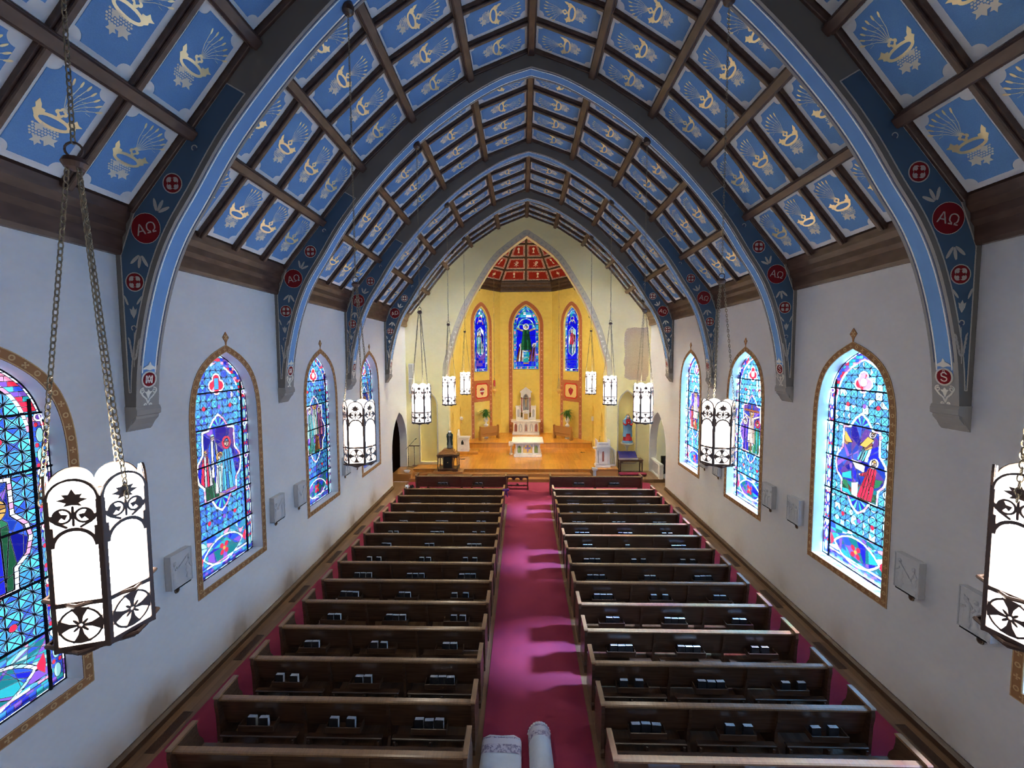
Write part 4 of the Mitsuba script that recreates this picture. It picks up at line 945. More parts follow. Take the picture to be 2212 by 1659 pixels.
# ------------------------------------------------------------------ rolled rugs in the aisle
def rug_mesh(w, h, L, taper, sq, n=40, m=26, seed=0):
    V, Fc = [], []
    ts = np.linspace(-.12, math.pi + .12, n)
    for j in range(m + 1):
        y = L * j / m; ww = w * (1 + taper * (1 - j / m)); q = 1 if j < m else .96
        for a in ts:
            c, s_ = math.cos(a), math.sin(a)
            x = ww / 2 * math.copysign(abs(c) ** sq, c) * q; z = h * max(0, s_) ** sq * q
            z += .008 * meshkit.noise(np.array([x * 6, y * 3, seed]))
            V.append((x, y, max(z, 0.0)))
    for j in range(m):
        for i in range(n - 1):
            a, b, c, d = j * n + i, j * n + i + 1, (j + 1) * n + i + 1, (j + 1) * n + i
            Fc += [[a, b, c], [a, c, d]]
    base = len(V); V.append((0, 0, h * .4)); V.append((0, L, h * .4))
    for i in range(n - 1):
        Fc += [[base, i + 1, i], [base + 1, m * n + i, m * n + i + 1]]
    return trimesh.Trimesh(np.array(V), np.array(Fc), process=False)
def rug_band(w, h, y0, y1, sq, lift, n=40):
    V, Fc = [], []
    for y in (y0, y1):
        for a in np.linspace(0, math.pi, n):
            c, s_ = math.cos(a), math.sin(a); V.append(((w / 2 + lift) * math.copysign(abs(c) ** sq, c), y, (h + lift) * max(0, s_) ** sq + .004))
    for i in range(n - 1): Fc += [[i, i + 1, n + i + 1], [i, n + i + 1, n + i]]
    return trimesh.Trimesh(np.array(V), np.array(Fc), process=False)
def c_rug(p, n, uv):
    w = dr.sin((p.x + p.y) * 260) * .5 + .5
    return mix((.50, .54, .58), (.66, .69, .72), w * .5 + tfbm(p.x * 12, p.y * 12, 0.) * .5)
def c_band(p, n, uv):
    a = tfbm(p.x * 34, p.y * 34, p.z * 20, 3); b = tnoise(p.x * 60, p.y * 60, 4.)
    return mix((.22, .19, .27), (.52, .48, .54), smoothstep(.42, .58, a * .7 + b * .3))
flat('rug_weave', c_rug); flat('rug_border', c_band)
for (nm, lab, x, y, rz, w, h, L, tp, sq) in (('folded_rug', 'pale grey folded rug with a dark patterned border, lying flat in the aisle', -.595, 4.95, 0.0, .64, .15, 1.72, .15, .45),
                                              ('rolled_rug', 'narrow rolled pale rug with a scalloped fringe beside the folded rug', .10, 4.95, .035, .36, .24, 1.88, .25, .85)):
    t = thing(nm, lab, 'rug'); M = mv(x, y, .012, rz)
    mesh(t + '__body', rug_mesh(w, h, L, tp, sq), 'rug_weave', True, M)
    y1 = L - .015; yb = L - (.30 if nm == 'folded_rug' else .22)
    mesh(t + '__border_band', rug_band(w * 1.01, h, yb, y1, sq, .006), 'rug_border', True, M)
    mesh(t + '__plain_stripe', rug_band(w * 1.012, h, yb + (.15 if nm == 'folded_rug' else .10), y1 - .03, sq, .008), 'rug_lace', True, M)
    if nm == 'rolled_rug':
        fr = [ball(.028, (w / 2 * math.cos(a), L + .01, h * math.sin(a) + .01), (1, .9, .6), 1) for a in np.linspace(.15, math.pi - .15, 13)]
    else: fr = [tube([(-.31, L, .10), (-.2, L + .005, .155), (0, L, .145), (.2, L + .005, .155), (.31, L, .10)], .012, 6)]
    mesh(t + '__fringe', cat(fr), 'white', True, M)
# ------------------------------------------------------------------ pendant lamps
HW, PH = .128, 1.05                       # half-width and height of one of the six faces
def face_outline(): return sbox(-HW, 0, HW, PH - HW).union(Point(0, PH - HW).buffer(HW, 12))
def tracery():
    O = face_outline(); g = [O.difference(O.buffer(-.013))]
    g += [sbox(-HW, 0, HW, .035), sbox(-HW, .275, HW, .302), sbox(-HW, .655, -HW + .03, .76), sbox(HW - .03, .655, HW, .76)]
    g += [sbox(-HW, 0, -HW + .017, .92), sbox(HW - .017, 0, HW, .92)]
    c = (0, .155); g.append(at2(ring(.100, .112), *c))
    for a in (0, 90, 180, 270):
        g.append(at2(Polygon([(.107, .046), (.085, .030), (.055, .014), (.02, .008), (.02, -.008), (.055, -.014), (.085, -.030), (.107, -.046)]), *c, a))
    for a in range(0, 360, 45): g.append(at2(ell(.030, 0, .022, .008), *c, a))
    g.append(at2(ring(.012, .020), *c))
    arch = Point(0, .64).buffer(HW - .012, 10).difference(Point(0, .64).buffer(HW - .032, 10)).intersection(sbox(-1, .64, 1, 2)); g.append(arch)
    for q in (-1, 1):
        g.append(at2(ring(.036, .048, 18), q * .052, .828))
        g.append(affinity.scale(at2(union_all([Polygon([(0, 0), (.03, .035), (.045, .02), (.06, .05), (.03, .055), (.015, .085), (-.005, .05), (-.035, .045), (-.02, .015)])]), -.085, .785), q * -1 if q > 0 else 1, 1, origin=(0, 0)))
        g.append(LineString([(q * .035, .76), (q * .085, .79), (q * .12, .84)]).buffer(.007, 2))
    g.append(LineString([(0, .77), (0, .88)]).buffer(.006, 2))
    leafs = [Polygon([(0, .99), (.018, .955), (.05, .957), (.035, .935), (.075, .925), (.03, .905), (.045, .885), (0, .893), (-.045, .885), (-.03, .905), (-.075, .925), (-.035, .935), (-.05, .957), (-.018, .955)])]
    g += leafs
    low = Polygon([(-HW, .02), (-HW * .6, -.01), (0, -.035), (HW * .6, -.01), (HW, .02)])
    return union_all(g + [low]).intersection(O.union(low))
TRAC = tracery().simplify(.0012); GL = face_outline().buffer(-.006)
AP_ = HW / math.tan(math.pi / 6)          # apothem
def link(r=.0036, a=.022, b=.011, n=6):
    t = np.arange(14) * 2 * np.pi / 14
    return tube(np.column_stack([b * np.cos(t), 0 * t, a * np.sin(t)]), r, 5, True)
LINK = link()
def chain_between(p, q, sc=1.0):
    p, q = np.array(p, float), np.array(q, float); d = q - p; L = np.linalg.norm(d); n = max(2, int(L / (.034 * sc)))
    z = d / L; x = np.cross(z, [.3, .9, .1]); x /= np.linalg.norm(x); y = np.cross(z, x)
    V, Fc = [], []; v0, f0 = np.asarray(LINK.vertices) * sc, np.asarray(LINK.faces)
    for i in range(n):
        c = p + d * (i + .5) / n; X, Y = (x, y) if i % 2 else (y, -x)
        V.append(v0 @ np.array([X, Y, z]) + c); Fc.append(f0 + i * len(v0))
    return trimesh.Trimesh(np.vstack(V), np.vstack(Fc), process=False)
ZL = 4.735
trp = ply(ext(TRAC, .012), 'bronze'); glm = ext(GL, .006)
flat('lamp_glass', (.8, .78, .72))
def lamp_parts():
    ch = []
    for j in range(3):
        a = math.radians(60 * 2 * j + 90); r = AP_ / math.cos(math.pi / 6) - .01
        ch.append(ply(chain_between((r * math.cos(a), r * math.sin(a), .88), (.03 * math.cos(a), .03 * math.sin(a), 2.95), 1.2), 'chain'))
    hub = cat([lathe([(0, 2.90), (.05, 2.92), (.065, 2.95), (.05, 2.98), (0, 3.0)], 18), tube([(.045 * math.cos(t), 0, 3.03 + .045 * math.sin(t)) for t in np.arange(16) * math.pi / 8], .007, 6, True)])
    rod = [tube([(-.2, 0, .93), (.2, 0, .93)], .008, 6), tube([(0, -.2, .93), (0, .2, .93)], .008, 6), tube([(0, 0, .5), (0, 0, .94)], .012, 8)]
    posts = [bx(-.012, .012, -.012, .012, -.01, .93, .004) for _ in range(6)]
    return ch, ply(hub, 'bronze'), ply(cat(rod), 'bronze')
CH, HUB, ROD = lamp_parts()
POST = ply(bx(-.011, .011, -.011, .011, -.005, .935, .003), 'bronze')
RIM = ply(cat([tube([(.262 * math.cos(a), .262 * math.sin(a), z) for a in np.radians(np.arange(6) * 60 + 30)], r, 6, True) for z, r in ((.0, .014), (.288, .013))]), 'bronze')
HANG = ply(cat([chain_between((0, 0, 3.07), (0, 0, 7.20), 1.2)]), 'chain')
CANOPY = ply(lathe([(0, 7.14), (.05, 7.15), (.085, 7.19), (.095, 7.26), (.06, 7.36), (0, 7.37)], 20), 'wood_dark')
LYS = [2.60] + [a + AT / 2 + .06 for a in ARCH]
LYAW = [0.33, .12, 0.0, .52, .45]
names = ['nearest', 'second nearest', 'third nearest', 'fourth nearest', 'farthest']
for s in (-1, 1):
    for i, y in enumerate(LYS):
        where = 'on the shrine side of the nave' if s < 0 else 'on the pulpit side of the nave'
        t = thing('pendant_lamp', f'{names[i]} hanging white glass lantern with dark scrollwork {where}', 'lamp', 'lantern lamps hanging in two rows')
        M0 = mv(s * 2.965, y, ZL, LYAW[i] * (1 if s < 0 else -1))
        for j in range(6):
            a = math.radians(60 * j); R_ = frame((AP_ * math.sin(a), -AP_ * math.cos(a), 0), (math.cos(a), math.sin(a), 0), (0, 0, 1), (math.sin(a), -math.cos(a), 0))
            M = M0 @ R_
            kk = numbered(t + '__glass_panel'); labels[kk] = {'label': 'glowing white glass'}
            scene[kk] = ply(tm(tm(glm, mv(0, 0, -.012)), M), 'lamp_glass', emitter=emitter(LAMP, .55))
            kk = put(t + '__scrollwork', trp, M)
            put(t + '__post', POST, M0 @ mv(AP_ / math.cos(math.pi / 6) * math.sin(a + math.pi / 6), -AP_ / math.cos(math.pi / 6) * math.cos(a + math.pi / 6), 0, a))
        put(t + '__rim', RIM, M0 @ mv(0, 0, 0, 0))
        put(t + '__spider', ROD, M0); put(t + '__hub', HUB, M0)
        for c in CH: put(t + '__side_chain', c, M0)
        put(t + '__hanging_chain', HANG, M0); put(t + '__canopy', CANOPY, M0)
# ------------------------------------------------------------------ floodlights behind the chancel arch
fl_house = lathe([(0, 0), (.06, .0), (.10, .05), (.12, .20), (.125, .22), (.115, .22), (.11, .2)], 18)
fl_lens = lathe([(0, .205), (.108, .205)], 18)
for s in (-1, 1):
    for j, (z, tx, ty, tz) in enumerate(((8.0, .6, 31, 4.0), (8.8, -2.2, 29.5, 3.0), (9.6, 2.0, 30, 9.0), (10.4, -1.0, 29.5, 1.5))):
        hx = np.interp(z, [p[1] for p in COPEN], [p[0] for p in COPEN])
        o = np.array([s * (hx + .28), YC + .62 + .02 * j, z]); d = np.array([s * tx * 1.0, ty, tz]) - o; d /= np.linalg.norm(d)
        if s * tx > 0 and False: pass
        x = np.cross([0, 0, 1], d); x /= np.linalg.norm(x); M = frame(o, x, np.cross(d, x), d)
        t = thing('floodlight', f"black floodlight on the back of the chancel arch, {('lowest', 'second lowest', 'third lowest', 'topmost')[[8.0, 8.8, 9.6, 10.4].index(round(z, 1))]} on the {'shrine' if s < 0 else 'pulpit'} side", 'lamp', 'floodlights behind the chancel arch')
        mesh(t + '__housing', fl_house, 'black', 30, M)
        mesh(t + '__bracket', bx(-.02, .02, -.02, .02, -.36, .02), 'black', M=M)
        kk = numbered(t + '__lens'); m = tm(fl_lens, M)
        if (np.asarray(m.face_normals)[0] @ d) < 0: m.invert()
        scene[kk] = ply(m, 'lamp_glass', emitter=emitter(FLOOD, 4.0))

for s in (-1, 1):
    for j, (x, z, tg) in enumerate(((5.55, 9.28, (5.0, 23.2, 4.5)), (3.58, 11.64, (5.6, 23.2, 7.0)))):
        o = np.array([s * x, ARCH[3] + AT + .22, z]); d = np.array([s * tg[0], tg[1], tg[2]]) - o; d /= np.linalg.norm(d)
        xx = np.cross([0, 0, 1], d); xx /= np.linalg.norm(xx); M = frame(o, xx, np.cross(d, xx), d)
        t = thing('floodlight', f"black floodlight on the back of the farthest arch, {('lower', 'upper')[j]} one on the {'shrine' if s < 0 else 'pulpit'} side", 'lamp', 'floodlights behind the farthest arch')
        mesh(t + '__housing', fl_house, 'black', 30, M); mesh(t + '__bracket', bx(-.02, .02, -.02, .02, -.2, .02), 'black', M=M)
        kk = numbered(t + '__lens'); m = tm(fl_lens, M)
        if (np.asarray(m.face_normals)[0] @ d) < 0: m.invert()
        scene[kk] = ply(m, 'lamp_glass', emitter=emitter(ARCH_FLOOD, 3.0))
# ------------------------------------------------------------------ stations on the side walls
def relief(seed):
    rs = random.Random(seed); m = [bx(-.24, .24, 0, .115, -.32, .32, .008), ]
    x = [-.24, .24]
    fr = cat([bx(-.24, .24, .115, .128, q * .32 - (.016 if q > 0 else 0), q * .32 + (0 if q > 0 else .016)) for q in (-1, 1)] + [bx(q * .24 - (.014 if q > 0 else 0), q * .24 + (0 if q > 0 else .014), .115, .128, -.32, .32) for q in (-1, 1)])
    m.append(fr); fg = []
    n = rs.choice((2, 3, 3))
    for i in range(n):
        cx = -.14 + .28 * i / (n - 1) + rs.uniform(-.03, .03); h = rs.uniform(.40, .52); q = rs.uniform(-12, 12); base = -.27
        pts = [(cx, .118, base + h * t) for t in np.linspace(0, .82, 7)]
        fg.append(tm(tube([(p[0] + .02 * math.sin(3 * k + seed), .118, p[2]) for k, p in enumerate(pts)], [.062, .058, .052, .05, .052, .056, .03], 10), np.diag([1, .32, 1, 1]) + np.array([[0, 0, 0, 0], [0, 0, 0, .08], [0, 0, 0, 0], [0, 0, 0, 0]])))
        fg.append(ball(.034, (cx + .02 * math.sin(seed), .122, base + h * .93), (1, .7, 1.15), 2))
        a = rs.uniform(-.9, .9); fg.append(tube([(cx, .13, base + h * .70), (cx + .06 * math.cos(a), .134, base + h * .62 + .05 * math.sin(a)), (cx + .08 * math.cos(a), .13, base + h * .66 + .09 * math.sin(a))], [.020, .017, .013], 7))
    fg.append(tube([(-.16, .125, -.05 + rs.uniform(-.1, .1)), (.17, .125, .20)], .013, 6))
    return cat(m), cat(fg)
def Mw(s, y, z): return frame((s * W, y, z), (0, -1, 0), (-1, 0, 0)) if s > 0 else frame((s * W, y, z), (0, 1, 0), (1, 0, 0), (0, 0, 1))
n_ = 0
desc = ['between first and second windows', 'between second and third windows', 'between third and fourth windows']
for s in (-1, 1):
    for ai in range(3):
        for q, wh in ((-1, 'nearer'), (1, 'farther')):
            y = ARCH[ai] + AT / 2 + q * .57; n_ += 1
            sd = 'shrine-side' if s < 0 else 'pulpit-side'
            t = thing('station_relief', f'stone relief plaque, {wh} of two {desc[ai]} from the back, {sd} wall', 'plaque', 'stations along the side walls')
            M = Mw(s, y, 2.60)
            if s > 0: M = frame((s * W, y, 2.60), (0, 1, 0), (-1, 0, 0), (0, 0, 1)); 
            a_, b_ = relief(n_)
            A_ = np.array(M)
            def fx(m):
                m = tm(m, A_)
                if np.linalg.det(A_[:3, :3]) < 0: m.invert()
                return m
            mesh(t + '__slab', fx(a_), 'stone_gray'); mesh(t + '__relief_figures', fx(b_), 'stone_gray', 40)
            kk = mesh(t + '__caption_bar', fx(bx(-.19, .19, .115, .135, -.335, -.315)), 'black'); labels[kk] = {'label': 'thin dark strip'}
            t2 = thing('number_disc', f'small dark disc under the {wh} relief {desc[ai]}, {sd} wall', 'disc', 'number discs under the stations')
            mesh(t2 + '__disc', fx(tm(lathe([(0, 0), (.05, 0), (.055, .006), (.05, .014), (0, .014)], 20), frame((0, 0, -.43), (1, 0, 0), (0, 0, -1), (0, 1, 0)))), 'wood_dark')
            mesh(t2 + '__rim', fx(tm(lathe([(.040, .014), (.05, .014), (.05, .019), (.040, .019), (.040, .014)], 20), frame((0, 0, -.43), (1, 0, 0), (0, 0, -1), (0, 1, 0)))), 'chain')
# ------------------------------------------------------------------ chancel furniture
def cyl(x, y, z0, z1, r, n=14, r2=None): return tm(lathe([(0, z0), (r, z0), (r2 if r2 is not None else r, z1), (0, z1)], n), mv(x, y))
def arch_panel(w, h, d): return ext(pointed(w, 0, h * .55, h), d)
XZ = lambda x, y, z: frame((x, y, z), (1, 0, 0), (0, 0, 1))      # faces -y (towards the nave)
# main altar
t = thing('altar', 'white marble altar table with a gold mosaic front and veined top', 'altar'); o = mv(.045, 24.95, .5)
mesh(t + '__plinth', tm(cat([bx(-.84, .84, .0, 1.5, 0, .16, .012), bx(-.81, .81, .03, 1.47, .16, .20, .015)]), o), 'marble')
mesh(t + '__body', tm(bx(-.74, .74, .10, 1.42, .2, .80, .01), o), 'marble')
mesh(t + '__cornice', tm(cat([bx(-.79, .79, .05, 1.5, .78, .84, .012)]), o), 'marble')
mesh(t + '__top_slab', tm(bx(-.95, .95, -.07, 1.66, .84, .925, .012), o), 'marble')
flat('mosaic', (.70, .50, .18)); flat('mosaic_green', (.16, .22, .09)); flat('cross_blue', (.22, .20, .55))
mesh(t + '__mosaic_panel', tm(ext(union_all([sbox(-.27, .24, .27, .6), Point(0, .52).buffer(.22, 8)]).intersection(sbox(-.27, .24, .27, .74)), .012), o @ XZ(0, .10, 0)), 'mosaic')
cr = union_all([at2(cross_pattee(.17), 0, .53), sbox(-.018, .26, .018, .5)])
mesh(t + '__mosaic_panel__cross', tm(ext(cr, .006, .0115), o @ XZ(0, .10, 0)), 'cross_blue')
for q in (-1, 1):
    mesh(t + '__side_mosaic', tm(ext(at2(pointed(.105, 0, .26, .46), q * .50, .25), .010), o @ XZ(0, .10, 0)), 'mosaic_green')
    mesh(t + '__arch_moulding', tm(ext(at2(pointed(.145, 0, .27, .52).difference(pointed(.105, -.1, .26, .46)), q * .50, .24), .035), o @ XZ(0, .10, 0)), 'marble')
    for x in (.33, .69): mesh(t + '__pilaster', tm(cat([cyl(q * x, .075, .2, .74, .035), bx(q * x - .05, q * x + .05, .02, .12, .2, .25, .008), bx(q * x - .05, q * x + .05, .02, .12, .72, .78, .008)]), o), 'marble')
mesh(t + '__arch_moulding', tm(ext(union_all([sbox(-.31, .2, .31, .64), Point(0, .55).buffer(.24, 8)]).intersection(sbox(-.31, .2, .31, .775)).difference(sbox(-.27, .24, .27, .6).union(Point(0, .52).buffer(.22, 8)).intersection(sbox(-.27, .1, .27, .74))), .03), o @ XZ(0, .10, 0)), 'marble')
# high altar against the apse wall
t = thing('high_altar', 'tall white marble high altar with tabernacle and gabled canopy against the yellow apse', 'altar'); o = mv(-.025, 30.40, .83)
flat('marble_red', (.24, .09, .075))
mesh(t + '__base', tm(cat([bx(-.99, .99, 0, .82, 0, .14, .012), bx(-.90, .90, .06, .82, .14, .93, .01)]), o), 'marble')
mesh(t + '__mensa', tm(cat([bx(-1.07, 1.07, -.02, .84, .93, 1.04, .012)]), o), 'marble')
for j, x in enumerate((-.74, -.40, 0, .40, .74)):
    w = .10 if j in (0, 4) else .13
    mesh(t + '__carved_panel', tm(ext(at2(pointed(w, 0, .38, .60), x, .24), .02), o @ XZ(0, .06, 0)), 'marble_red' if j in (0, 4) else 'stone_gray')
    mesh(t + '__arch_moulding', tm(ext(at2(pointed(w + .04, -.04, .38, .66).difference(pointed(w, 0, .38, .60)), x, .24), .05), o @ XZ(0, .06, 0)), 'marble')
    if j in (1, 2, 3): mesh(t + '__panel_figure', tm(cat([tube([(0, 0, .28), (.02, 0, .5), (0, 0, .66)], [.06, .05, .03], 8), ball(.035, (.0, -.01, .71))]), o @ mv(x, .04, 0)), 'marble' if j != 2 else 'marble_red')
for x in (-.88, -.60, -.20, .20, .60, .88): mesh(t + '__pilaster', tm(cat([cyl(x, .05, .14, .90, .03), bx(x - .045, x + .045, .0, .1, .14, .2, .006), bx(x - .045, x + .045, .0, .1, .86, .93, .006)]), o), 'marble')
mesh(t + '__gradine', tm(cat([bx(-.72, .72, .25, .80, 1.04, 1.22, .01), bx(-.72, -.38, .30, .8, 1.22, 1.98, .01), bx(.38, .72, .30, .8, 1.22, 1.98, .01), bx(-.76, -.34, .27, .82, 1.98, 2.06, .01), bx(.34, .76, .27, .82, 1.98, 2.06, .01)]), o), 'marble')
for q in (-1, 1):
    for x in (.68, .42): mesh(t + '__pinnacle', tm(cat([bx(q * x - .05, q * x + .05, .26, .36, 1.2, 2.06, .008), tm(lathe([(0, 2.2), (.05, 2.06), (0, 2.06)][::-1], 4), mv(q * x, .31, 0, .785))]), o), 'marble')
    mesh(t + '__carved_panel', tm(ext(at2(pointed(.08, 0, .42, .58), q * .55, 1.28), .012), o @ XZ(0, .30, 0)), 'stone_gray')
mesh(t + '__tabernacle', tm(cat([bx(-.24, .24, .12, .7, 1.04, 1.62, .01), tm(ext(Polygon([(-.26, 1.62), (0, 1.80), (.26, 1.62)]), .5), XZ(0, .62, 0))]), o), 'marble')
kk = mesh(t + '__tabernacle__door', tm(ext(sbox(-.13, 1.12, .13, 1.54), .015), o @ XZ(0, .12, 0)), 'brass'); labels[kk] = {'label': 'brass tabernacle door'}
tw = sbox(-.37, 1.6, .37, 3.12).union(Polygon([(-.42, 3.10), (.42, 3.10), (0, 3.42)])).difference(at2(pointed(.2, 0, .9, 1.25), 0, 1.72))
mesh(t + '__canopy', tm(ext(tw, .34), o @ XZ(0, .74, 0)), 'marble')
mesh(t + '__canopy_back', tm(ext(at2(pointed(.21, 0, .9, 1.27), 0, 1.70), .03), o @ XZ(0, .74, 0)), 'stone_gray')
mesh(t + '__gable', tm(ext(Polygon([(-.44, 3.06), (-.44, 3.13), (0, 3.47), (.44, 3.13), (.44, 3.06), (.36, 3.06), (0, 3.34), (-.36, 3.06)]), .12), o @ XZ(0, .44, 0)), 'marble')
for q in (-1, 1): mesh(t + '__canopy_column', tm(cat([cyl(q * .30, .37, 1.62, 2.62, .035), bx(q * .30 - .055, q * .30 + .055, .31, .43, 2.6, 2.7, .008)]), o), 'marble_red')
for x, h, w in ((0, .42, .13), (-.36, .22, .07), (.36, .22, .07)):
    zb = 3.44 if x == 0 else 3.16
    mesh(t + '__gable_cross', tm(cat([bx(x - .014, x + .014, .38, .41, zb, zb + h), bx(x - w, x + w, .38, .41, zb + h * .62, zb + h * .62 + .03)]), o), 'brass')
t = thing('crucifix', 'bronze crucifix with a figure, standing in the niche of the high altar', 'crucifix'); o2 = o @ mv(0, .33, 1.80)
mesh(t + '__cross', tm(cat([bx(-.022, .022, -.015, .015, 0, 1.06), bx(-.21, .21, -.015, .015, .80, .845)]), o2), 'wood_dark')
fig_ = cat([tube([(0, -.03, .20), (.01, -.045, .40), (0, -.04, .58), (0, -.035, .76)], [.022, .034, .045, .05], 8), ball(.045, (.01, -.05, .88), (1, 1, 1.2))] + [tube([(q * .04, -.035, .75), (q * .13, -.03, .79), (q * .20, -.03, .82)], [.02, .016, .012], 6) for q in (-1, 1)])
mesh(t + '__figure', tm(fig_, o2), 'brass', 40)
# small pillar beside the altar
t = thing('credence_pillar', 'short white stone pillar standing left of the altar table', 'pillar')
mesh(t + '__shaft', tm(lathe([(0, 0), (.12, 0), (.12, .06), (.075, .12), (.065, .42), (.075, .50), (.10, .55), (0, .55)], 8), mv(-.97, 25.7, .5)), 'marble')
mesh(t + '__capital', tm(bx(-.15, .15, -.15, .15, .55, .80, .02), mv(-.97, 25.7, .5)), 'marble')
# presider's chair
t = thing('marble_chair', 'white marble throne with a pointed back on a low wooden platform', 'chair'); o = mv(-4.0, 26.0, .67)
mesh(t + '__base', tm(bx(-.28, .42, -.3, .3, 0, .10, .01), o), 'marble')
mesh(t + '__seat', tm(bx(-.22, .36, -.22, .22, .1, .46, .01), o), 'marble')
bk = Polygon([(-.3, .0), (-.3, 1.0), (-.16, 1.12), (0, 1.34), (.16, 1.12), (.3, 1.0), (.3, 0)])
mesh(t + '__backrest', tm(ext(bk, .11), o @ frame((-.30, 0, 0), (0, 1, 0), (0, 0, 1))), 'marble')
for q in (-1, 1):
    arm = Polygon([(-.2, .1), (.40, .1), (.36, .55), (.42, .80), (-.2, .80)])
    if q < 0: arm = arm.difference(union_all([sbox(-.06, .42, .10, .62), sbox(-.015, .60, .055, .70)]))
    mesh(t + '__armrest', tm(ext(arm, .09), o @ frame((0, q * .26 + .045, 0), (1, 0, 0), (0, 0, 1))), 'marble')
    mesh(t + '__armrest_cap', tm(bx(-.2, .46, q * .26 - .07, q * .26 + .07, .80, .87, .012), o), 'marble')
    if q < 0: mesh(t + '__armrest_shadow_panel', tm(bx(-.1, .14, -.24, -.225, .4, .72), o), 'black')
# wooden benches in the apse
for s, nm in ((-1, 'under the heart panel on the shrine side'), (1, 'under the heart panel on the pulpit side')):
    t = thing('sanctuary_bench', f'honey brown wooden bench in the apse, {nm}', 'bench', 'benches in the apse')
    p, q = (np.array([-3.12, 28.32]), np.array([-1.98, 29.22])) if s < 0 else (np.array([1.93, 29.22]), np.array([3.0, 28.32]))
    L = np.linalg.norm(q - p); d = (q - p) / L; M = frame((*p, .83), (d[0], d[1], 0), (-d[1], d[0], 0), (0, 0, 1))
    mesh(t + '__backrest', tm(bx(.03, L - .03, -.02, .02, .42, .90, .008), M), 'wood_mid'); mesh(t + '__seat', tm(bx(.03, L - .03, .0, .20, .40, .44, .008), M), 'wood_mid')
    mesh(t + '__lower_rail', tm(bx(.03, L - .03, .05, .09, .20, .40), M), 'wood_mid')
    for x in (0, L): mesh(t + '__end_panel', tm(ext(Polygon([(-.10, 0), (-.10, .95), (.08, .95), (.12, .62), (.20, .58), (.21, 0)]), .06), M @ frame((x - .03, 0, 0), (0, 1, 0), (0, 0, 1))), 'wood_mid')
# urns with plants
leafm = []
for v_ in range(3):
    n = 9; c = np.linspace(0, 1, n); w = .042 * np.sin(np.pi * np.clip(c * .93 + .05, 0, 1)) + .002; L = .34; bend = (.9, 1.4, 2.0)[v_]
    X = L * c; Z = -bend * .16 * c ** 2 * 1.2
    V = np.vstack([np.column_stack([X, w, Z]), np.column_stack([X, 0 * w, Z - .006]), np.column_stack([X, -w, Z])]); Fc = []
    for i in range(n - 1):
        for r_ in (0, 1): Fc += [[r_ * n + i, (r_ + 1) * n + i, (r_ + 1) * n + i + 1], [r_ * n + i, (r_ + 1) * n + i + 1, r_ * n + i + 1]]
    leafm.append([ply(trimesh.Trimesh(V, np.array(Fc), process=False), mm, True) for mm in ('leaf', 'leaf_dark')])
rp = random.Random(5)
for s, (x, y) in ((-1, (-2.82, 29.24)), (1, (2.82, 29.02))):
    nm = 'shrine' if s < 0 else 'pulpit'
    t = thing('urn_stand', f'white pedestal urn behind the bench on the {nm} side of the apse', 'urn', 'pedestal urns in the apse')
    mesh(t + '__pedestal', tm(lathe([(0, 0), (.17, 0), (.17, .07), (.12, .12), (.10, .2), (.10, .75), (.13, .85), (.17, .9), (.17, .96), (0, .96)], 20), mv(x, y, .83)), 'marble', 40)
    mesh(t + '__urn', tm(lathe([(0, .96), (.11, .96), (.06, 1.06), (.06, 1.10), (.15, 1.20), (.18, 1.30), (.12, 1.42), (.13, 1.50), (.20, 1.56), (.18, 1.58), (.10, 1.54), (0, 1.52)], 20), mv(x, y, .83)), 'marble', 40)
    t = thing('potted_plant', f'leafy green plant in the {"shrine" if s < 0 else "pulpit"}-side urn of the apse', 'plant', 'plants in the apse urns')
    mesh(t + '__stems', tm(cat([tube([(0, 0, 0), (.05 * math.cos(a), .05 * math.sin(a), .2), (.16 * math.cos(a), .16 * math.sin(a), .38)], [.009, .007, .004], 5) for a in np.arange(7) * .9]), mv(x, y, 2.36)), 'leaf_dark')
    for i in range(72):
        a = rp.uniform(0, 6.28); e = rp.uniform(-.35, 1.25); h = rp.uniform(.05, .42); r = .03 + .13 * rp.random() * (h / .4)
        M = mv(x + r * math.cos(a), y + r * math.sin(a), 2.37 + h, a, rp.uniform(.75, 1.05)); R_ = np.eye(4); R_[0, 0] = R_[2, 2] = math.cos(e); R_[0, 2] = -math.sin(e); R_[2, 0] = math.sin(e)
        put(t + '__leaf', rp.choice(rp.choice(leafm)), M @ R_)
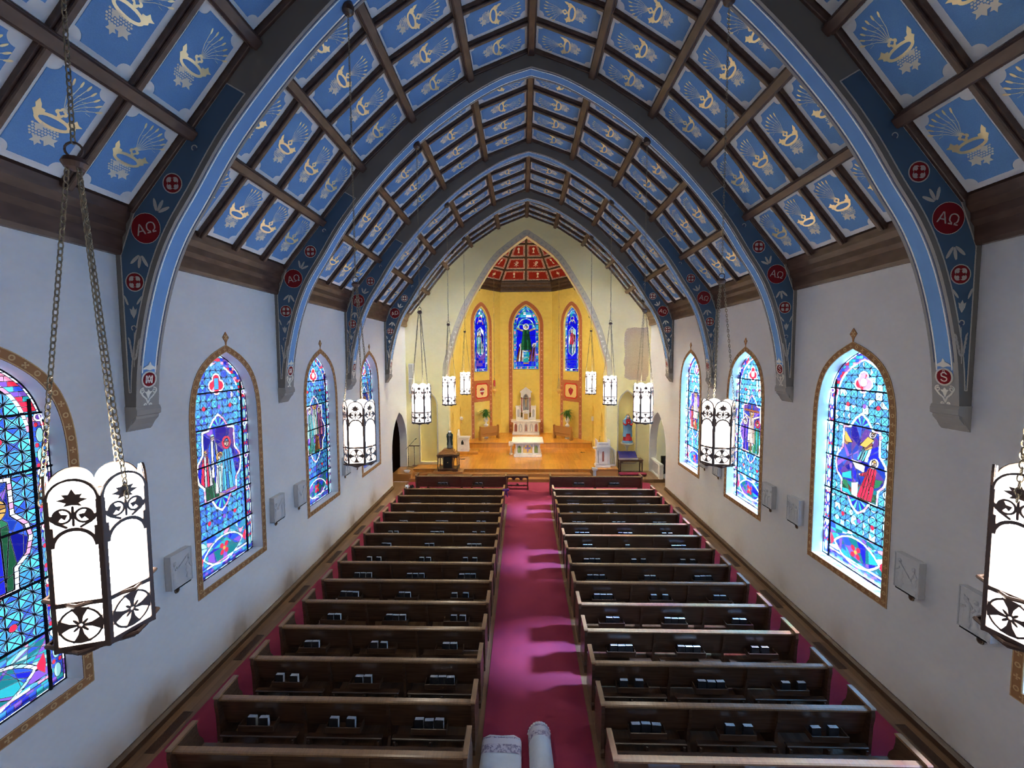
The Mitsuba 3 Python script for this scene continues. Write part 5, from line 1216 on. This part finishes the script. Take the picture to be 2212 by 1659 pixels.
# ------------------------------------------------------------------ statues
def robe_mesh(H, wid, dep, folds, seed, n=44, m=34, lean=0.0):
    """A standing robed body, head to hem, as one continuous surface: rings (z, half-width, half-depth)."""
    ks = [(0, 1.0, 1.0), (.06, .98, 1.0), (.25, .86, .92), (.45, .78, .86), (.58, .80, .86), (.68, .88, .82), (.76, .98, .78), (.81, .92, .70), (.845, .46, .44), (.86, .26, .30), (.875, .25, .30), (.895, .33, .42), (.93, .40, .52), (.965, .36, .47), (.99, .2, .26), (1.0, .02, .02)]
    z = np.array([k[0] for k in ks]); w = np.array([k[1] for k in ks]); d = np.array([k[2] for k in ks]); zs = np.concatenate([np.linspace(0, .8, m), np.linspace(.82, 1, 16)])
    V, Fc = [], []
    for t_ in zs:
        a = np.arange(n) * 2 * np.pi / n; W_, D_ = np.interp(t_, z, w) * wid, np.interp(t_, z, d) * dep
        amp = folds * max(0, 1 - t_ / .8) ** .6 * (1 if t_ < .8 else 0)
        f = 1 + amp * (np.sin(a * 9 + 2.2 * np.sin(t_ * 5 + seed)) * .6 + np.sin(a * 5 - t_ * 6 + seed) * .5)
        V += [(W_ * math.cos(q) * g + lean * t_, D_ * math.sin(q) * g, H * t_) for q, g in zip(a, f)]
    k = len(zs)
    for i in range(k - 1):
        for j in range(n):
            A, B = i * n + j, i * n + (j + 1) % n; Fc += [[A, B, B + n], [A, B + n, A + n]]
    V.append((0, 0, 0)); c0 = len(V) - 1
    for j in range(n): Fc.append([c0, (j + 1) % n, j])
    return trimesh.Trimesh(np.array(V), np.array(Fc), process=False)
def split_z(m, z0, z1):
    c = np.asarray(m.triangles_center)[:, 2]; k = (c >= z0) & (c < z1)
    s = trimesh.Trimesh(m.vertices, np.asarray(m.faces)[k], process=False); s.remove_unreferenced_vertices(); return s
def face_parts(H, dep):
    z = .935 * H; y = -dep * .50
    return cat([ball(.011 * H / 1.5, (0, y - .012, z - .012 * H), (.8, 1.2, 1.6), 1)]), cat([ball(.0075 * H / 1.5, (q * .022, y + .004, z + .004 * H), (1.3, .6, .8), 1) for q in (-1, 1)] + [ball(.01 * H / 1.5, (0, y - .002, z - .032 * H), (1.5, .6, .5), 1)])
def statue(t, o, H, wid, dep, gown, cloak, veil, seed, hands=True, crown=False):
    b = robe_mesh(H, wid, dep, .085, seed)
    mesh(t + '__gown', tm(split_z(b, 0, .856 * H - 1e-6), o), gown, True)
    mesh(t + '__head', tm(split_z(b, .856 * H - 1e-6, H), o), 'skin', True)
    nose, eyes = face_parts(H, dep)
    mesh(t + '__nose', tm(nose, o), 'skin', True); mesh(t + '__eyes_and_mouth', tm(eyes, o), 'wood_dark')
    # veil and cloak: an open shell round the back and sides
    n = 30; zs = np.concatenate([np.linspace(.16, .8, 16), np.linspace(.83, 1.015, 9)]); V, Fc = [], []
    ks = [(.10, 1.10, 1.14), (.45, .95, 1.02), (.62, 1.02, 1.0), (.76, 1.10, .98), (.82, .98, .9), (.87, .56, .72), (.93, .52, .70), (.98, .36, .48), (1.015, .05, .06)]
    for t_ in zs:
        W_ = np.interp(t_, [k[0] for k in ks], [k[1] for k in ks]) * wid; D_ = np.interp(t_, [k[0] for k in ks], [k[2] for k in ks]) * dep
        op = np.interp(t_, [.1, .45, .62, .76, .86, .97, 1.0], [.62, .30, .42, .55, .62, .55, .0])
        a = np.linspace(-math.pi / 2 + op, 1.5 * math.pi - op, n)
        f = 1 + .045 * np.sin(a * 8 + 3 * t_ + seed) * (t_ < .8)
        V += [(W_ * math.cos(q) * g, D_ * math.sin(q) * g + .004, H * t_) for q, g in zip(a, f)]
    for i in range(len(zs) - 1):
        for j in range(n - 1):
            A = i * n + j; Fc += [[A, A + 1, A + n + 1], [A, A + n + 1, A + n]]
    sh = trimesh.Trimesh(np.array(V), np.array(Fc), process=False)
    mesh(t + '__cloak', tm(sh, o), cloak, True)
    for q in (-1, 1):
        arm = tube([(q * wid * .82, -.01, .755 * H), (q * wid * .95, -dep * .35, .655 * H), (q * wid * .62, -dep * .95, .625 * H), (q * wid * .16, -dep * 1.22, .70 * H)], [.050 * H / 1.5, .056 * H / 1.5, .05 * H / 1.5, .034 * H / 1.5], 10)
        mesh(t + '__sleeve', tm(arm, o), veil, True)
        if hands:
            palm = [ball(.020 * H / 1.5, (q * .016, -dep * 1.30, .715 * H), (.55, 1, 1.5), 1)]
            for f_ in range(4): palm.append(tube([(q * .010, -dep * 1.30 - .012 + .008 * f_, .725 * H), (q * .006, -dep * 1.31 - .010 + .007 * f_, .75 * H), (q * .003, -dep * 1.30 - .008 + .006 * f_, (.762 + .004 * (1.5 - abs(f_ - 1.5))) * H)], [.0062, .0056, .004], 5))
            palm.append(tube([(q * .022, -dep * 1.26, .715 * H), (q * .018, -dep * 1.2, .737 * H)], [.007, .005], 5))
            mesh(t + '__hand', tm(cat(palm), o), 'skin', True)
    if crown: mesh(t + '__crown', tm(cat([lathe([(.052, 1.0 * H), (.062, 1.0 * H), (.072, 1.045 * H), (.066, 1.045 * H), (.052, 1.0 * H)], 18)] + [tube([(.066 * math.cos(a), .066 * math.sin(a), 1.04 * H), (.078 * math.cos(a), .078 * math.sin(a), 1.075 * H)], [.012, .004], 5) for a in np.arange(8) * math.pi / 4]), o), 'brass')
t = thing('statue_bracket', 'stone wall bracket carrying the painted statue in the niche', 'shelf')
mesh(t + '__shelf', tm(lathe([(0, -.02), (.33, -.02), (.38, .03), (.38, .06), (0, .06)], 8), mv(5.45, 22.93, 1.74, .39)), 'band_gray'); mesh(t + '__console', tm(lathe([(0, -.40), (.03, -.40), (.06, -.36), (.05, -.26), (.14, -.12), (.28, -.02), (0, -.02)], 10), mv(5.45, 23.02, 1.74)), 'band_gray', 40)
t = thing('statue', 'painted statue of a crowned woman in blue cloak and red gown, hands folded', 'statue')
o = mv(5.45, 22.93, 1.80)
mesh(t + '__cloud_base', tm(cat([ball(.16, (.13 * math.cos(a), .10 * math.sin(a), .06), (1, 1, .55)) for a in np.arange(7) * .9] + [cyl(0, 0, 0, .08, .26, 20)]), o), 'robe_blue', 40)
statue(t, o @ mv(0, 0, .12), 1.40, .235, .175, 'robe_red', 'robe_blue', 'robe_red', 1.0, True, True)
mesh(t + '__mantle_front', tm(split_z(robe_mesh(1.40, .25, .19, .06, 2.0), 1.40 * .8 / 33 * 12, 1.40 * .8 / 33 * 27), o @ mv(0, -.01, .12)), 'robe_blue', True)
# carved wooden shrine with a small statue
t = thing('wooden_shrine', 'carved dark wooden shrine table with open arcades and a stepped roof', 'shrine'); o = mv(-4.20, 22.06, .505)
mesh(t + '__base', tm(bx(-.54, .54, -.3, .40, .06, .14, .01), o), 'wood_dark')
for x in (-.5, .5, -.28, .28):
    for y in (-.26, .36): mesh(t + '__foot', tm(bx(x - .03, x + .03, y - .03, y + .03, 0, .07), o), 'wood_dark')
for x in (-.51, .51):
    for y in (-.27, .37): mesh(t + '__post', tm(cat([cyl(x, y, .14, .80, .022), bx(x - .035, x + .035, y - .035, y + .035, .14, .2), bx(x - .035, x + .035, y - .035, y + .035, .74, .82)]), o), 'wood_dark')
mesh(t + '__cabinet', tm(bx(-.25, .25, -.24, .36, .14, .8, .01), o), 'wood_dark')
kk = mesh(t + '__cabinet__door', tm(bx(-.21, .21, -.262, -.24, .18, .74, .008), o), 'black'); mesh(t + '__cabinet__door_knob', tm(ball(.018, (0, -.27, .46)), o), 'brass')
for q in (-1, 1):
    for y in (-.27, .37):
        lace = sbox(q * .38 - .12, .58, q * .38 + .12, .80).difference(union_all([at2(pointed(.05, -.1, .06, .14), q * .38 + u_, .58) for u_ in (-.06, .06)]))
        mesh(t + '__arcade', tm(ext(lace, .02), o @ XZ(0, y + .01, 0)), 'wood_dark')
for j, (a, z) in enumerate(((.57, .80), (.48, .87), (.40, .94), (.32, 1.01), (.24, 1.08))):
    mesh(t + '__roof_step', tm(tm(cat([bx(-a, a, -.33 * a / .57, .33 * a / .57, z, z + .072, .012)]), mv(0, .05)), o), 'wood_dark' if j < 1 else 'wood_mid')
t = thing('statue', 'small dark-robed statue with a pale face on top of the wooden shrine', 'statue')
oo = o @ mv(0.08, .05, 1.15); mesh(t + '__base', tm(cyl(0, 0, 0, .04, .15, 16), oo), 'wood_dark')
statue(t, oo @ mv(0, 0, .04), .90, .15, .11, 'robe_gray', 'robe_dark', 'robe_dark', 3.0, True)
mesh(t + '__white_headdress', tm(ball(.088, (0, .004, .885), (1, 1, .75)), oo), 'white', True)
# pulpit
t = thing('pulpit', 'white marble pulpit with a small red arched panel in front', 'pulpit'); o = mv(4.08, 22.86, .505)
mesh(t + '__plinth', tm(cat([bx(-.40, .40, -.26, .28, 0, .12, .015), bx(-.36, .36, -.23, .25, .12, .18, .015)]), o), 'marble')
mesh(t + '__body', tm(cat([bx(-.24, .24, -.25, .22, .18, .98, .012), bx(-.36, .36, -.12, .22, .18, .98, .012)]), o), 'marble')
mesh(t + '__cornice', tm(cat([tm(ext(Polygon([(-.29, .98), (.29, .98), (.37, 1.10), (-.37, 1.10)]), .56), XZ(0, .26, 0)), bx(-.37, .37, -.33, .28, 1.10, 1.16, .01)]), o), 'marble')
mesh(t + '__desk', tm(cat([bx(-.36, .36, -.32, -.27, 1.16, 1.40, .01), bx(-.36, -.30, -.3, .26, 1.16, 1.50, .01), bx(.30, .36, -.3, .26, 1.16, 1.50, .01)]), o), 'marble')
mesh(t + '__desk_panel', tm(bx(-.26, .26, -.328, -.318, 1.24, 1.33), o), 'stone_gray')
mesh(t + '__arched_panel', tm(ext(at2(pointed(.055, 0, .44, .56), 0, .34), .012), o @ XZ(0, -.25, 0)), 'marble_red')
for q in (-1, 1):
    mesh(t + '__corner_column', tm(cat([cyl(q * .31, -.17, .14, .95, .055, 12), bx(q * .31 - .08, q * .31 + .08, -.25, -.09, .12, .24, .012), bx(q * .31 - .08, q * .31 + .08, -.25, -.09, .9, .99, .012)]), o), 'marble', 40)
mesh(t + '__side_bracket', tm(bx(-.50, -.36, -.1, .1, .98, 1.08, .02), o), 'marble')
mesh(t + '__microphone', tm(cat([tube([(-.16, -.05, 1.36), (-.18, -.1, 1.56), (-.17, -.16, 1.66)], .007, 6), ball(.018, (-.17, -.17, 1.67))]), o), 'black')
t = thing('marble_stair_rail', 'sloping white marble balustrade behind the pulpit', 'railing'); o = mv(4.62, 23.0, .505)
sl = lambda x: 1.18 - .95 * (x + .16)
mesh(t + '__handrail', tm(ext(Polygon([(-.16, sl(-.16)), (.20, sl(.20)), (.20, sl(.20) - .09), (-.16, sl(-.16) - .09)]), .14), o @ XZ(0, .07, 0)), 'marble')
for x in (-.10, .0, .10): mesh(t + '__baluster', tm(cyl(x, 0, .06, sl(x) - .08, .028), o), 'marble')
mesh(t + '__base', tm(bx(-.16, .22, -.07, .07, 0, .08, .008), o), 'marble'); mesh(t + '__end_post', tm(bx(.16, .24, -.07, .07, 0, sl(.2), .01), o), 'marble')
t = thing('stone_stand', 'grey stone column stand at the foot of the pulpit platform', 'stand')
mesh(t + '__column', tm(lathe([(0, 0), (.14, 0), (.14, .06), (.09, .10), (.085, .45), (.12, .52), (0, .52)], 16), mv(3.54, 22.1, 0)), 'gray', 40)
mesh(t + '__cap', tm(bx(-.14, .14, -.14, .14, .52, .63, .015), mv(3.54, 22.1, 0)), 'gray')
# votive stand, kneeler
t = thing('votive_table', 'dark wooden table with bracketed legs under the votive rack', 'table'); o = mv(5.55, 22.62, .17)
mesh(t + '__top', tm(bx(-.64, .64, -.2, .34, .76, .81, .01), o), 'wood_dark')
mesh(t + '__apron', tm(ext(sbox(-.6, .62, .6, .76).difference(sbox(-.45, .6, .45, .70)), .03), o @ XZ(0, -.15, 0)), 'wood_dark')
for x in (-.58, .58):
    for y in (-.15, .29): mesh(t + '__leg', tm(cat([bx(x - .03, x + .03, y - .03, y + .03, 0, .76, .006), bx(x - .045, x + .045, y - .045, y + .045, .0, .08, .01)]), o), 'wood_dark')
    mesh(t + '__bracket', tm(ext(Polygon([(0, 0), (0, -.16), (.04, -.08), (.10, -.04), (.16, 0)]) if x < 0 else Polygon([(0, 0), (0, -.16), (-.04, -.08), (-.10, -.04), (-.16, 0)]), .03), o @ XZ(x + (.03 if x < 0 else -.03), -.15, .76)), 'wood_dark')
t = thing('votive_rack', 'tiered dark metal rack holding rows of blue votive cups', 'rack'); o3 = mv(5.40, 22.55, .98)
mesh(t + '__frame', tm(ext(Polygon([(-.12, 0), (.46, 0), (.46, .33), (.40, .33), (-.12, .06)]), .98), o3 @ frame((-.49, 0, 0), (0, 1, 0), (0, 0, 1))), 'bronze')
mesh(t + '__front_rail', tm(bx(-.52, .52, -.15, -.11, 0, .10, .006), o3), 'steel')
cup_ = ply(lathe([(0, 0), (.026, 0), (.034, .05), (.030, .05), (.022, .01), (0, .01)], 12), 'blue_cup')
cdl_ = ply(lathe([(0, .01), (.019, .01), (.019, .035), (0, .036)], 10), 'white')
for r_ in range(6):
    mesh(t + '__tier', tm(bx(-.48, .48, -.105 + .085 * r_, -.025 + .085 * r_, .055 + .047 * r_, .068 + .047 * r_), o3), 'bronze')
    for c_ in range(11):
        v = thing('votive_cup', f"blue votive cup, {ORD[c_]} from the shrine side in the {('front', 'second', 'third', 'fourth', 'fifth', 'rear')[r_]} rack row", 'candle', 'blue votive cups in the rack')
        Mv = o3 @ mv(-.43 + .086 * c_, -.065 + .085 * r_, .068 + .047 * r_); put(v + '__cup', cup_, Mv); put(v + '__candle', cdl_, Mv)
t = thing('kneeler', 'low kneeler with a crimson cushion in front of the votive table', 'kneeler'); o4 = mv(5.57, 22.2, .17)
mesh(t + '__frame', tm(cat([bx(-.70, .70, -.14, .14, .03, .08, .008)] + [bx(x - .03, x + .03, -.13, .13, 0, .03) for x in (-.6, .6)]), o4), 'wood_dark'); mesh(t + '__cushion', tm(bx(-.71, .71, -.15, .15, .08, .17, .03), o4), 'carpet')
# marble rail in the side doorway
t = thing('marble_rail', 'white marble balustrade in the pulpit-side doorway', 'railing')
mesh(t + '__handrail', bx(6.76, 6.96, 21.62, 23.1, .86, .95, .015), 'marble'); mesh(t + '__base', bx(6.78, 6.94, 21.62, 23.1, .17, .27, .012), 'marble')
for j in range(7): mesh(t + '__baluster', tm(lathe([(0, .27), (.04, .27), (.028, .4), (.05, .55), (.028, .75), (.04, .86), (0, .86)], 10), mv(6.86, 21.85 + .18 * j)), 'marble', 40)
mesh(t + '__end_post', bx(6.75, 6.97, 21.55, 21.73, .17, .96, .015), 'marble')
t = thing('floor_monitor', 'black loudspeaker cabinet in the side room past the marble balustrade', 'speaker')
mesh(t + '__cabinet', bx(7.45, 7.85, 23.15, 23.5, .02, .95, .015), 'black'); mesh(t + '__grille', bx(7.48, 7.82, 23.14, 23.152, .1, .9), 'lead')
# music stand and microphone
t = thing('music_stand', 'thin black music stand on the shrine-side step', 'stand'); o = mv(-6.22, 22.85, .5)
mesh(t + '__base', tm(cat([cyl(0, 0, 0, .02, .16, 18)] + [tube([(0, 0, .03), (.2 * math.cos(a), .2 * math.sin(a), .012)], .01, 6) for a in (.3, 2.4, 4.5)]), o), 'bronze'); mesh(t + '__pole', tm(cyl(0, 0, .02, 1.12, .014), o), 'bronze')
mesh(t + '__desk', tm(cat([bx(-.28, .28, -.06, .12, 1.12, 1.135, .004), bx(-.28, .28, -.075, -.06, 1.12, 1.16)]), o), 'bronze')
t = thing('microphone_stand', 'black microphone stand with a raised boom beside the music stand', 'stand'); o = mv(-6.50, 22.65, .42)
mesh(t + '__legs', tm(cat([tube([(0, 0, .12), (.22 * math.cos(a), .22 * math.sin(a), .012)], .009, 6) for a in (.3, 2.4, 4.5)]), o), 'black'); mesh(t + '__pole', tm(cyl(0, 0, .1, 1.2, .012), o), 'black')
mesh(t + '__boom', tm(tube([(-.12, 0, 1.08), (.40, .0, 1.62)], .010, 6), o), 'black'); mesh(t + '__microphone', tm(tube([(.40, 0, 1.62), (.46, 0, 1.66)], [.02, .024], 8), o), 'black')
t = thing('cable_coil', 'white coiled cable lying by the shrine-side doorway', 'cable')
mesh(t + '__coil', cat([tube([(-6.40 + (.12 + .012 * k) * math.cos(a + k), 21.95 + (.10 + .01 * k) * math.sin(a + k), .42 + .018 * k) for a in np.arange(20) * math.pi / 10], .012, 5, True) for k in range(5)]), 'white')
# wooden prayer rails before the front pews
def prayer_rail(nm, lab, x0, x1, y, h, scal):
    t = thing('prayer_rail', lab, 'railing', 'low wooden rails before the front pew'); L = x1 - x0
    mesh(t + '__top', bx(x0, x1, y - .12, y + .16, h - .04, h, .01), 'wood_dark')
    ap = sbox(0, -.17, L, 0); n = max(2, int(L / .27))
    if scal: ap = ap.difference(union_all([at2(pointed(L / n * .32, -.2, .0, .09), L * (i + .5) / n, -.14) for i in range(n)]))
    mesh(t + '__arcade', tm(ext(ap, .03), XZ(x0, y - .08, h - .04)), 'wood_dark')
    for x in (x0 + .03, x1 - .03): mesh(t + '__post', cat([bx(x - .025, x + .025, y - .08, y + .1, .012, h - .04, .006), bx(x - .03, x + .03, y - .18, y + .2, .012, .06, .008)]), 'wood_dark')
    lo = union_all([sbox(.03, .10, L - .03, .16)] + [Point(L * .5, .17).buffer(.06, 6)] + [Point(L * q, .13).buffer(.05, 5) for q in (.2, .8)])
    mesh(t + '__stretcher', tm(ext(lo, .03), XZ(x0, y, .06)), 'wood_dark')
prayer_rail('a', 'long low dark rail with a scalloped arcade before the shrine', -4.97, -2.74, 20.42, .70, True)
prayer_rail('b', 'plain low rail between the two scalloped ones, behind the front pew', -2.26, -1.10, 20.42, .67, False)
prayer_rail('c', 'short dark rail with a scalloped arcade standing in the aisle end', -1.05, .02, 20.40, .69, True)
# garment and bow on the shrine-side pew
t = thing('draped_garment', 'white and black garment draped over the wall end of a front pew', 'garment')
V = []
for u in np.linspace(0, 1, 16):
    for v in np.linspace(-1, 1, 14):
        x = -5.36 + .20 * u; yy = 17.80 + .17 * v; zz = 1.0 - .36 * max(0, abs(v) - .25) * (1 - u) - (.10 if u > .8 else 0) * u - .30 * max(0, .25 - u) * 3 + .02 * math.sin(9 * u + 5 * v)
        V.append((x, yy, zz))
Fc = []
for i in range(15):
    for j in range(13): A = i * 14 + j; Fc += [[A, A + 14, A + 15], [A, A + 15, A + 1]]
mesh(t + '__white_cloth', trimesh.Trimesh(np.array(V), np.array(Fc), process=False), 'white', True)
V2 = np.array(V) * [1, 1, 1] + [.20, .02, -.02]; mesh(t + '__black_cloth', trimesh.Trimesh(V2 * [1, 1, 1], np.array(Fc), process=False), 'black', True)
t = thing('ribbon_bow', 'dark purple ribbon bow tied to the aisle end of a shrine-side pew', 'bow'); o = mv(-.97, 17.62, .83)
mesh(t + '__loops', tm(cat([ball(.075, (q * .07, -.02, .03), (1.1, .6, .75)) for q in (-1, 1)] + [ball(.035, (0, -.04, .02))]), o), 'purple', True)
mesh(t + '__tails', tm(cat([tube([(q * .02, -.03, 0), (q * .05, -.05, -.12), (q * .07, -.04, -.26)], [.03, .028, .02], 6) for q in (-1, 1)]), o), 'purple', True)
# hanging sanctuary lamps
for s in (-1, 1):
    x, y = s * 2.1, 27.5
    t = thing('sanctuary_lamp', 'brass hanging sanctuary lamp with a tall red glass' if s < 0 else 'brass hanging sanctuary lamp without a red glass, pulpit side', 'lamp')
    ztop = 13.5
    mesh(t + '__chain', cat([tube([(x, y, 10.0), (x, y, ztop)], .008, 5), chain_between((x, y, 5.15), (x, y, 9.3), 1.6)]), 'chain'); mesh(t + '__pulley', tm(cat([tube([(.07 * math.cos(a) * .6, 0, .3 * math.sin(a) + 9.65) for a in np.arange(20) * math.pi / 10], .012, 6, True), cyl(0, 0, 9.62, 9.70, .03)]), mv(x, y)), 'brass')
    mesh(t + '__bowl', tm(lathe([(0, 3.88), (.03, 3.95), (.05, 4.02), (.03, 4.08), (.11, 4.18), (.15, 4.30), (.10, 4.40), (.05, 4.46), (.07, 4.54), (.07, 4.58), (0, 4.58)], 18), mv(x, y)), 'brass', 40)
    for k in range(3):
        a = k * 2.094 + .5; mesh(t + '__arm', tm(tube([(.08 * math.cos(a), .08 * math.sin(a), 4.3), (.22 * math.cos(a), .22 * math.sin(a), 4.22), (.26 * math.cos(a), .26 * math.sin(a), 4.36)], [.015, .012, .010], 6), mv(x, y)), 'brass')
        mesh(t + '__side_chain', chain_between((x + .1 * math.cos(a), y + .1 * math.sin(a), 4.42), (x, y, 5.18), 1.5), 'chain')
    if s < 0:
        kk = mesh(t + '__red_glass', tm(lathe([(0, 4.58), (.065, 4.58), (.075, 4.75), (.06, 4.98), (.05, 4.98), (.06, 4.75), (0, 4.62)], 16), mv(x, y)), 'red_glass' if 'm_red_glass' in scene else 'robe_red', 40); labels[kk] = {'label': 'tall red glass'}
for s in (-1, 1):
    t = thing('wall_sconce', 'white globe light by the shrine-side edge of the apse' if s < 0 else 'white candle-shaped light by the pulpit-side edge of the apse', 'lamp')
    x, y = s * 4.27, 27.3
    mesh(t + '__bracket', tm(cat([cyl(0, 0, 2.18, 2.36, .03), bx(-.08, .08, -.02, .02, 2.18, 2.21)]), mv(x, y)), 'brass')
    mesh(t + '__shade', tm(ball(.13, (0, 0, 2.50)) if s < 0 else cyl(0, 0, 2.34, 2.62, .075, 16), mv(x, y)), 'white', 40)
t = thing('wall_speaker', 'tall narrow white loudspeaker on the chancel wall near the shrine', 'speaker')
mesh(t + '__cabinet', bx(-6.50, -6.22, 22.95, 23.19, 4.48, 6.15, .02), 'white'); mesh(t + '__grille', bx(-6.47, -6.25, 22.94, 22.952, 4.52, 5.30), 'gray'); mesh(t + '__grille', bx(-6.47, -6.25, 22.94, 22.952, 5.36, 6.11), 'gray')
